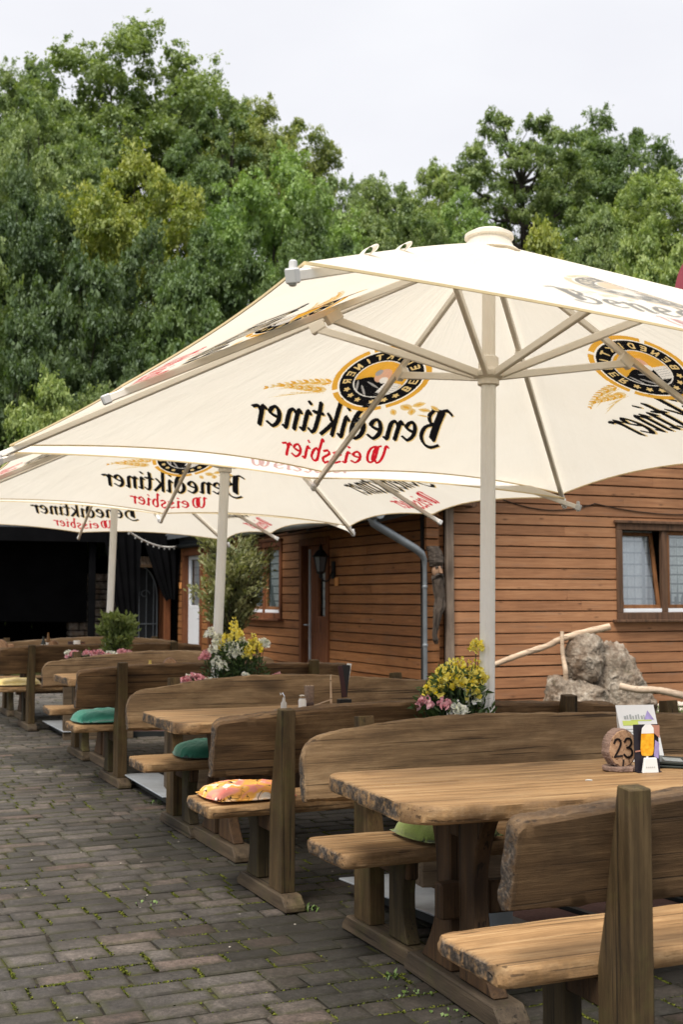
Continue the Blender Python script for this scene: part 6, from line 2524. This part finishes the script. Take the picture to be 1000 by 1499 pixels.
def disc(label, loc, yaw, r, text, sc=1.0):
    rt = thing('number_disc' if text else 'wood_disc', label, 'table number' if text else 'wood disc', loc, yaw)
    th = 0.052 * sc
    mb = MB()
    n = 40
    P0 = [(r * (1 + 0.05 * fbm(math.cos(2 * math.pi * k / n) * 3, math.sin(2 * math.pi * k / n) * 3, 4)) * math.cos(2 * math.pi * k / n) * 0.92, r * 1.02 * (1 + 0.04 * fbm(math.cos(2 * math.pi * k / n) * 4, math.sin(2 * math.pi * k / n) * 4)) * math.sin(2 * math.pi * k / n)) for k in range(n)]
    zc = r + 0.018 * sc
    mb.prism(P0, lambda a, b, t: (a, t, b + zc), -th / 2, th / 2)
    mb.build('slice', M_RING, rt, bevel=0.002)
    bk = MB()
    V = []
    for k in range(n * 3):
        an = 2 * math.pi * k / (n * 3)
        a, b = P0[(k // 3) % n]
        q = 1.035 + 0.05 * abs(math.sin(an * 13 + 2 * math.sin(an * 5))) ** 0.6
        a = (P0[(k // 3) % n][0] * (1 - (k % 3) / 3) + P0[(k // 3 + 1) % n][0] * (k % 3) / 3) * q
        b = (P0[(k // 3) % n][1] * (1 - (k % 3) / 3) + P0[(k // 3 + 1) % n][1] * (k % 3) / 3) * q
        V.append((a, b))
    m = len(V)
    W = [(a, -th / 2 + 0.004, b + zc) for a, b in V] + [(a, th / 2 - 0.003, b + zc) for a, b in V]
    F = [(k, (k + 1) % m, (k + 1) % m + m, k + m) for k in range(m)]
    W2 = [(a * 0.93, -th / 2 + 0.002, (b) * 0.93 + zc) for a, b in V] + [(a * 0.93, th / 2 - 0.001, b * 0.93 + zc) for a, b in V]
    bk.add(W + W2, F + [(k + 2 * m, (k + 1) % m + 2 * m, (k + 1) % m, k) for k in range(m)] + [(k + m, (k + 1) % m + m, (k + 1) % m + 3 * m, k + 3 * m) for k in range(m)])
    bk.build('bark', M_BARKS, rt)
    fo = MB()
    fo.lathe([(r * 0.88, 0.0), (r * 0.95, 0.004), (r * 0.95, 0.016 * sc), (r * 0.90, 0.019 * sc)], 36)
    fo.v = [(x * (1 + 0.05 * math.sin(17 * math.atan2(y, x))), y * (1 + 0.05 * math.sin(17 * math.atan2(y, x))), z) for x, y, z in fo.v]
    fo.build('base', M_BARKS, rt)
    if text:
        tx = MB()
        y = -th / 2 - 0.0015
        w = 0.009
        two = catmull([(-0.044, 0.024), (-0.036, 0.036), (-0.022, 0.037), (-0.013, 0.022), (-0.022, 0.0), (-0.042, -0.030)], 6) + [np.array((-0.042, -0.030)), np.array((-0.008, -0.028))]
        three = catmull([(0.006, 0.027), (0.016, 0.038), (0.032, 0.036), (0.038, 0.022), (0.030, 0.008), (0.018, 0.003)], 6) + catmull([(0.018, 0.003), (0.034, -0.002), (0.042, -0.016), (0.033, -0.032), (0.016, -0.034), (0.003, -0.024)], 6)
        for st in (two, three):
            for a, b in zip(st[:-1], st[1:]):
                if np.linalg.norm(b - a) < 1e-5:
                    continue
                e = (b - a) / np.linalg.norm(b - a) * 0.0035
                tx.bar((a[0] - e[0], y, a[1] - e[1] + zc), (b[0] + e[0], y, b[1] + e[1] + zc), 0.0028 if False else 0.0075, 0.003, up=(0, 1, 0))
        tx.bar((-0.004, y, zc - r * 0.98), (0.0, y, zc - 0.042), 0.006, 0.003, up=(0, 1, 0))
        tx.build('numeral', M_BURN, rt)
    return rt


def table_pt(px, py, z=0.78):
    """point on a table top below a photo position (the table tops lie at z)"""
    Z = (H - z) * F_PX / (py - HY)
    return ((px - 500) / F_PX * Z, Z, z)


p = table_pt(903, 1124)
disc('round wood slice with the burnt number 23 standing on a slice', p, R(24), 0.070, True)
# menu card behind the disc
q = table_pt(940, 1113)
mc = thing('menu_card', 'tall white folded menu card behind the number disc', 'menu card', (q[0], q[1] + 0.03, q[2]), R(10))
ang = R(11)


def card(mb, x0, x1, z0, z1, off, shear=0.0):
    V = []
    for (x, z) in ((x0, z0), (x1, z0), (x1, z1), (x0, z1)):
        V.append((x + shear * (z - 0.1), z * math.sin(ang) - off, z * math.cos(ang)))
    mb.add(V, [(0, 1, 2, 3)])


mb = MB()
card(mb, -0.085, 0.085, 0.0, 0.235, 0.0, -0.12)
V = [(-0.085 + 0.012, 0.075, 0.0), (0.085 + 0.012, 0.075, 0.0), (0.085 - 0.0145, 0.235 * math.sin(ang) + 0.001, 0.235 * math.cos(ang)), (-0.085 - 0.0145, 0.235 * math.sin(ang) + 0.001, 0.235 * math.cos(ang))]
mb.add(V, [(0, 1, 2, 3)])
mb.build('card', M_PAPER, mc)
mb = MB()
for k in range(5):
    card(mb, -0.062, -0.062 + 0.058 + 0.01 * (k % 3), 0.085 + k * 0.012, 0.088 + k * 0.012, 0.0015, -0.12)
for k, wd in enumerate((0.010, 0.006, 0.009, 0.007, 0.008, 0.006, 0.009, 0.005)):
    card(mb, -0.058 + k * 0.0125, -0.058 + k * 0.0125 + wd, 0.176, 0.190 + (k % 3) * 0.003, 0.0015, -0.12)
mb.build('print_lines', M_INK, mc)
mb = MB()
card(mb, -0.068, 0.0, 0.150, 0.170, 0.0015, -0.12)
card(mb, -0.03, 0.062, 0.168, 0.173, 0.0015, -0.12)
mb.build('green_band', M_LIME, mc)
mb = MB()
V = []
for (x, z) in ((0.030, 0.173), (0.074, 0.173), (0.052, 0.212)):
    V.append((x - 0.12 * (z - 0.1), z * math.sin(ang) - 0.0015, z * math.cos(ang)))
mb.add(V, [(0, 1, 2)])
mb.build('tower_print', M_LILAC, mc)
# beer advert stand
q = table_pt(945, 1127)
ad = thing('table_advert', 'small advert stand with a dark picture of a full beer glass', 'table advert', (q[0], q[1], q[2]), R(12))
mb = MB()
mb.box((0.002, 0.020, 0.092), (0.105, 0.003, 0.184), Matrix.Rotation(R(-4), 3, 'X'))
mb.box((0.0, 0.012, 0.002), (0.10, 0.05, 0.003))
mb.build('picture_board', M_DPHOTO, ad)
fy = 0.0145


def flat(mb, poly, off):
    mb.add([(x, fy - off - (z - 0.09) * -0.07 * -1, z) for x, z in poly], [tuple(range(len(poly)))])


mb = MB()
flat(mb, [(-0.024, 0.070), (-0.020, 0.064), (0.0, 0.061), (0.022, 0.064), (0.026, 0.070), (0.029, 0.090), (0.028, 0.150), (-0.026, 0.150), (-0.028, 0.090)], 0.004)
mb.build('beer_glass', M_BEER, ad)
mb = MB()
flat(mb, [(-0.026, 0.1502), (0.028, 0.1502), (0.026, 0.172), (0.014, 0.186), (-0.010, 0.186), (-0.023, 0.172)], 0.0045)
flat(mb, [(-0.004, 0.061), (0.006, 0.061), (0.006, 0.046), (-0.004, 0.046)], 0.0045)
mb.build('foam', M_FOAM, ad)
mb = MB()
flat(mb, [(0.0, 0.184), (0.052, 0.182), (0.054, 0.130), (0.030, 0.150), (0.022, 0.178)], 0.002)
flat(mb, [(-0.049, 0.083), (-0.026, 0.086), (-0.026, 0.080), (-0.049, 0.077)], 0.002)
mb.build('hand_print', M_SKINP, ad)
mb = MB()
flat(mb, [(0.030, 0.060), (0.050, 0.050), (0.052, 0.112), (0.034, 0.124)], 0.003)
mb.build('lilac_print', M_LILAC, ad)
mb = MB()
mb.prism([(-0.034, 0.0), (0.034, 0.0), (0.026, 0.058), (-0.024, 0.058)], lambda a, b, t: (a, t, b), -0.02, -0.006)
mb.build('white_base', M_PAPER, ad, bevel=0.002)
mb = MB()
for k in range(5):
    mb.add([(-0.020 + k * 0.008, -0.0212, 0.020), (-0.016 + k * 0.008, -0.0212, 0.020), (-0.016 + k * 0.008, -0.0212, 0.025), (-0.020 + k * 0.008, -0.0212, 0.025)], [(0, 1, 2, 3)])
mb.build('base_print', M_INK, ad)
# dark booklet at the right rim
q = table_pt(1000, 1118)
bk = thing('menu_booklet', 'dark menu booklet lying flat at the right rim of the table', 'booklet', q, R(-12))
mb = MB()
mb.box((0.03, 0, 0.006), (0.30, 0.21, 0.008), Matrix.Rotation(R(1.5), 3, 'Y'))
mb.box((0.02, 0.01, 0.017), (0.28, 0.20, 0.010), Matrix.Rotation(R(3), 3, 'Y') @ Matrix.Rotation(R(4), 3, 'Z'))
mb.build('cover', simple('dark_green_cover', (0.022, 0.030, 0.026), 0.35, 0.2), bk, bevel=0.002)
mb = MB()
mb.box((-0.055, -0.01, 0.0265), (0.075, 0.10, 0.001), Matrix.Rotation(R(3), 3, 'Y') @ Matrix.Rotation(R(4), 3, 'Z'))
mb.box((0.060, -0.05, 0.0205), (0.075, 0.06, 0.001), Matrix.Rotation(R(3), 3, 'Y') @ Matrix.Rotation(R(4), 3, 'Z'))
mb.build('cover_print', simple('grey_print', (0.26, 0.28, 0.28), 0.5, 0.3, 60), bk)
q = table_pt(858, 1139)
mb = MB()
mb.tube([(-0.012, 0, 0.002), (-0.004, 0.001, 0.003), (0.005, 0, 0.003), (0.013, -0.002, 0.002)], [0.002, 0.003, 0.003, 0.002], 6)
o = mb.build('paper_scrap', simple('grey_paper', (0.5, 0.5, 0.48), 0.8), None)
o.location = q
tag(o, 'tiny grey scrap of paper lying on the numbered table', 'scrap')

# table with the salt shaker
def salt(loc, label):
    rt = thing('salt_shaker', label, 'salt shaker', loc)
    mb = MB()
    mb.lathe([(0.020, 0.0), (0.024, 0.004), (0.024, 0.05), (0.019, 0.058), (0.019, 0.062)], 16)
    mb.build('jar', M_SALT, rt, smooth=40)
    mb = MB()
    mb.lathe([(0.020, 0.062), (0.021, 0.064), (0.021, 0.078), (0.012, 0.083), (0.002, 0.084)], 16)
    mb.build('lid', M_CHROME, rt, smooth=40)
    return rt


Z2 = 7.6
def t2(px, Z=Z2):
    return ((px - 500) / F_PX * Z, Z, 0.782)


salt(t2(443, 7.58), 'small white salt shaker on the second table')
rt = thing('toothpick_glass', 'ribbed glass of wooden picks standing behind the salt shaker', 'glass', t2(453, 7.68))
mb = MB()
mb.lathe([(0.026, 0.0), (0.028, 0.003), (0.029, 0.095), (0.031, 0.13), (0.028, 0.128)], 24)
mb.v = [(x * (1 + 0.04 * math.cos(10 * math.atan2(y, x))), y * (1 + 0.04 * math.cos(10 * math.atan2(y, x))), z) for x, y, z in mb.v]
mb.build('glass', simple('ribbed_brown_glass', (0.26, 0.19, 0.15), 0.2, 0.5, 70), rt, smooth=50)
mb = MB()
mb.lathe([(0.029, 0.001), (0.0305, 0.004), (0.0305, 0.028), (0.029, 0.03)], 24)
mb.build('foot', M_DKBROWN, rt, smooth=40)
mb = MB()
for k in range(14):
    a = k * 0.9
    mb.tube([(0.012 * math.cos(a), 0.012 * math.sin(a), 0.02), (0.022 * math.cos(a), 0.022 * math.sin(a), 0.135)], 0.0025, 5)
mb.build('picks', bw, rt)
rt = thing('menu_holder', 'black holder with a fan of dark menus and one white card', 'menu holder', t2(504, 7.75), R(20))
mb = MB()
mb.box((0, 0, 0.022), (0.078, 0.062, 0.044))
mb.build('block', M_IRON, rt, bevel=0.003)
for k, (a, y, m_) in enumerate(((-9, -0.018, 'r'), (-5, -0.008, 'k'), (3, 0.0, 'k'), (7, 0.010, 'k'), (10, 0.018, 'w'))):
    mb = MB()
    rot = Matrix.Rotation(R(a), 3, 'Y')
    c = rot @ Vector((0, 0, 0.125 + (0.012 if m_ == 'w' else 0)))
    mb.box((c.x + 0.0, y, 0.03 + c.z), (0.030 if m_ != 'k' else 0.036, 0.004, 0.20), rot)
    mb.build('menu', M_PAPER if m_ == 'w' else simple('menu_red_black', (0.045, 0.014, 0.014) if m_ == 'r' else (0.014, 0.013, 0.014), 0.4), rt)
rt = thing('wooden_stick', 'thin pale stick stand upright beside the black menu holder', 'stick', t2(485, 7.66))
mb = MB()
mb.tube([(0.0, 0, 0.0), (-0.002, 0, 0.10), (-0.003, 0, 0.20)], [0.007, 0.006, 0.004], 8)
mb.build('upright', bw, rt)
mb = MB()
mb.tube([(-0.008, 0, 0.045), (-0.05, 0.0, 0.03), (-0.10, 0.0, 0.012)], 0.004, 6)
mb.build('cross_piece', bw, rt)
rt = thing('chrome_dispenser', 'little chrome dispenser with a round knob on the second table', 'dispenser', t2(416, 7.45))
mb = MB()
mb.lathe([(0.030, 0.0), (0.032, 0.004), (0.020, 0.010), (0.018, 0.045), (0.010, 0.055), (0.008, 0.078)], 16)
mb.build('body', M_GLASSJ, rt, smooth=40)
mb = MB()
mb.tube([(0.002, 0, 0.05), (0.0, 0, 0.085), (-0.012, 0, 0.100), (-0.022, 0, 0.098)], [0.007, 0.008, 0.013, 0.012], 10)
mb.build('spout', M_CHROME, rt, smooth=60)
mb = MB()
mb.box((-0.03, -0.01, 0.004), (0.05, 0.03, 0.006))
mb.build('tray', M_CHROME, rt, bevel=0.002)


def t3(px, Z=10.7):
    return ((px - 500) / F_PX * Z, Z, 0.782)


def bottle(loc, label, h=0.24, col=(0.05, 0.022, 0.008), group=None):
    rt = thing('bottle', label, 'bottle', loc, 0, group)
    mb = MB()
    mb.lathe([(0.028, 0), (0.031, 0.004), (0.031, h * 0.55), (0.014, h * 0.78), (0.012, h * 0.96), (0.014, h * 0.965), (0.014, h)], 16)
    mb.build('glass', simple('bottle_glass', col, 0.12, 0.05), rt, smooth=40)
    mb = MB()
    mb.lathe([(0.0318, h * 0.2), (0.0318, h * 0.5)], 16)
    mb.build('bottle_label', M_FOAM, rt, smooth=40)
    return rt


rt = thing('ashtray', 'white dish with a small yellow bottle beside the wood disc', 'dish', t3(210, 10.6))
mb = MB()
mb.lathe([(0.05, 0.0), (0.065, 0.006), (0.070, 0.026), (0.060, 0.026), (0.052, 0.010), (0.01, 0.008)], 24)
mb.build('dish', M_FOAM, rt, smooth=40)
bottle(t3(221, 10.75), 'small yellow bottle standing on the third table', 0.13, (0.55, 0.40, 0.10))
disc('plain round wood slice on the table behind the teal cushion', t3(250, 10.8), R(15), 0.062, False)


def t4(px, Z):
    return ((px - 500) / F_PX * Z, Z, 0.782)


disc('brown wood slice cut by the left edge on the farthest table', t4(3, 14.55), R(15), 0.075, False)
rt = thing('snack_box', 'little brown box with three pale sticks on the farthest table', 'box', t4(17, 14.6))
mb = MB()
mb.box((0, 0, 0.06), (0.07, 0.07, 0.12))
mb.build('box', M_RING, rt, bevel=0.004)
mb = MB()
mb.box((0.09, 0, 0.03), (0.05, 0.05, 0.06))
mb.box((0.15, 0, 0.035), (0.03, 0.03, 0.07))
mb.build('blocks', M_BARKS, rt, bevel=0.004)
bottle(t4(65, 14.9), 'dark bottle with pale label, left of the two on the farthest table', 0.20, (0.02, 0.025, 0.02))
bottle(t4(72, 15.0), 'taller amber bottle, right of the two on the farthest table', 0.24, (0.16, 0.08, 0.02))
disc('small pale wood slice before the two bottles on the farthest table', t4(80, 14.9), R(10), 0.065, False)


def jar(loc, label, r, h, m_, lab=None):
    rt = thing('jar', label, 'jar', loc)
    mb = MB()
    mb.lathe([(r * 0.92, 0), (r, 0.006), (r, h * 0.86), (r * 0.9, h * 0.9)], 18)
    mb.build('pot', m_, rt, smooth=40)
    mb = MB()
    mb.lathe([(r * 0.96, h * 0.9), (r * 1.02, h * 0.91), (r * 1.02, h), (r * 0.9, h * 1.01)], 18)
    mb.build('lid', M_FOAM if m_ is M_SALT else M_DKBROWN, rt, smooth=40)
    if lab:
        mb = MB()
        mb.lathe([(r * 1.012, h * 0.18), (r * 1.012, h * 0.66)], 18)
        mb.build('jar_label', lab, rt, smooth=40)
    return rt


jar(t4(105, 15.25), 'dark brown jar left of the white one with an orange label', 0.036, 0.125, M_DKBROWN)
jar(t4(114, 15.2), 'white jar with orange label on the farthest table', 0.042, 0.135, M_SALT, simple('orange_label', (0.75, 0.30, 0.04), 0.5, 0.2, 40))
jar(t4(122, 15.3), 'reddish brown jar right of the white one with an orange label', 0.030, 0.115, simple('red_brown_jar', (0.22, 0.09, 0.05), 0.4, 0.2))

# metal bucket under the numbered table
rt = thing('bucket', 'pale grey bucket half hidden under the numbered table', 'bucket', (0.60, 5.12, 0.0))
mb = MB()
mb.lathe([(0.085, 0.0), (0.09, 0.004), (0.105, 0.24), (0.112, 0.245), (0.104, 0.245), (0.09, 0.02)], 24)
mb.build('pail', simple('grey_enamel', (0.36, 0.40, 0.43), 0.4, 0.15), rt, smooth=40)

# dark red banner beyond the parasol at the right rim
bn = thing('feather_banner', 'dark red rounded banner rising behind the nearest parasol at the right edge', 'banner', (3.02, 10.0, 0.0), R(12))
mb = MB()
mb.tube([(0.20, 0, 0), (0.20, 0, 3.2), (0.18, 0, 3.9), (0.10, 0, 4.22), (-0.02, 0, 4.34), (-0.14, 0, 4.28)], [0.016, 0.014, 0.012, 0.010, 0.008, 0.006], 8)
mb.build('pole', M_STEEL, bn, smooth=60)
mb = MB()


def sail(u, v):
    """teardrop: broad and round at the top, tapering down to the pole"""
    z = 1.9 + 2.42 * v
    wd = 0.50 * (min(1.0, v / 0.72) ** 1.3) * math.sqrt(max(0.0, 1 - (max(0.0, v - 0.72) / 0.28) ** 2))
    x1 = 0.19 - 0.16 * max(0.0, (v - 0.72) / 0.28) ** 2
    return (x1 - wd * (1 - u), 0.02 * math.sin(u * 5 + v * 8), z)


mb.grid(sail, 10, 60)
mb.build('sail', simple('dark_red_cloth', (0.30, 0.055, 0.075), 0.8, 0.15, 5), bn, smooth=60)
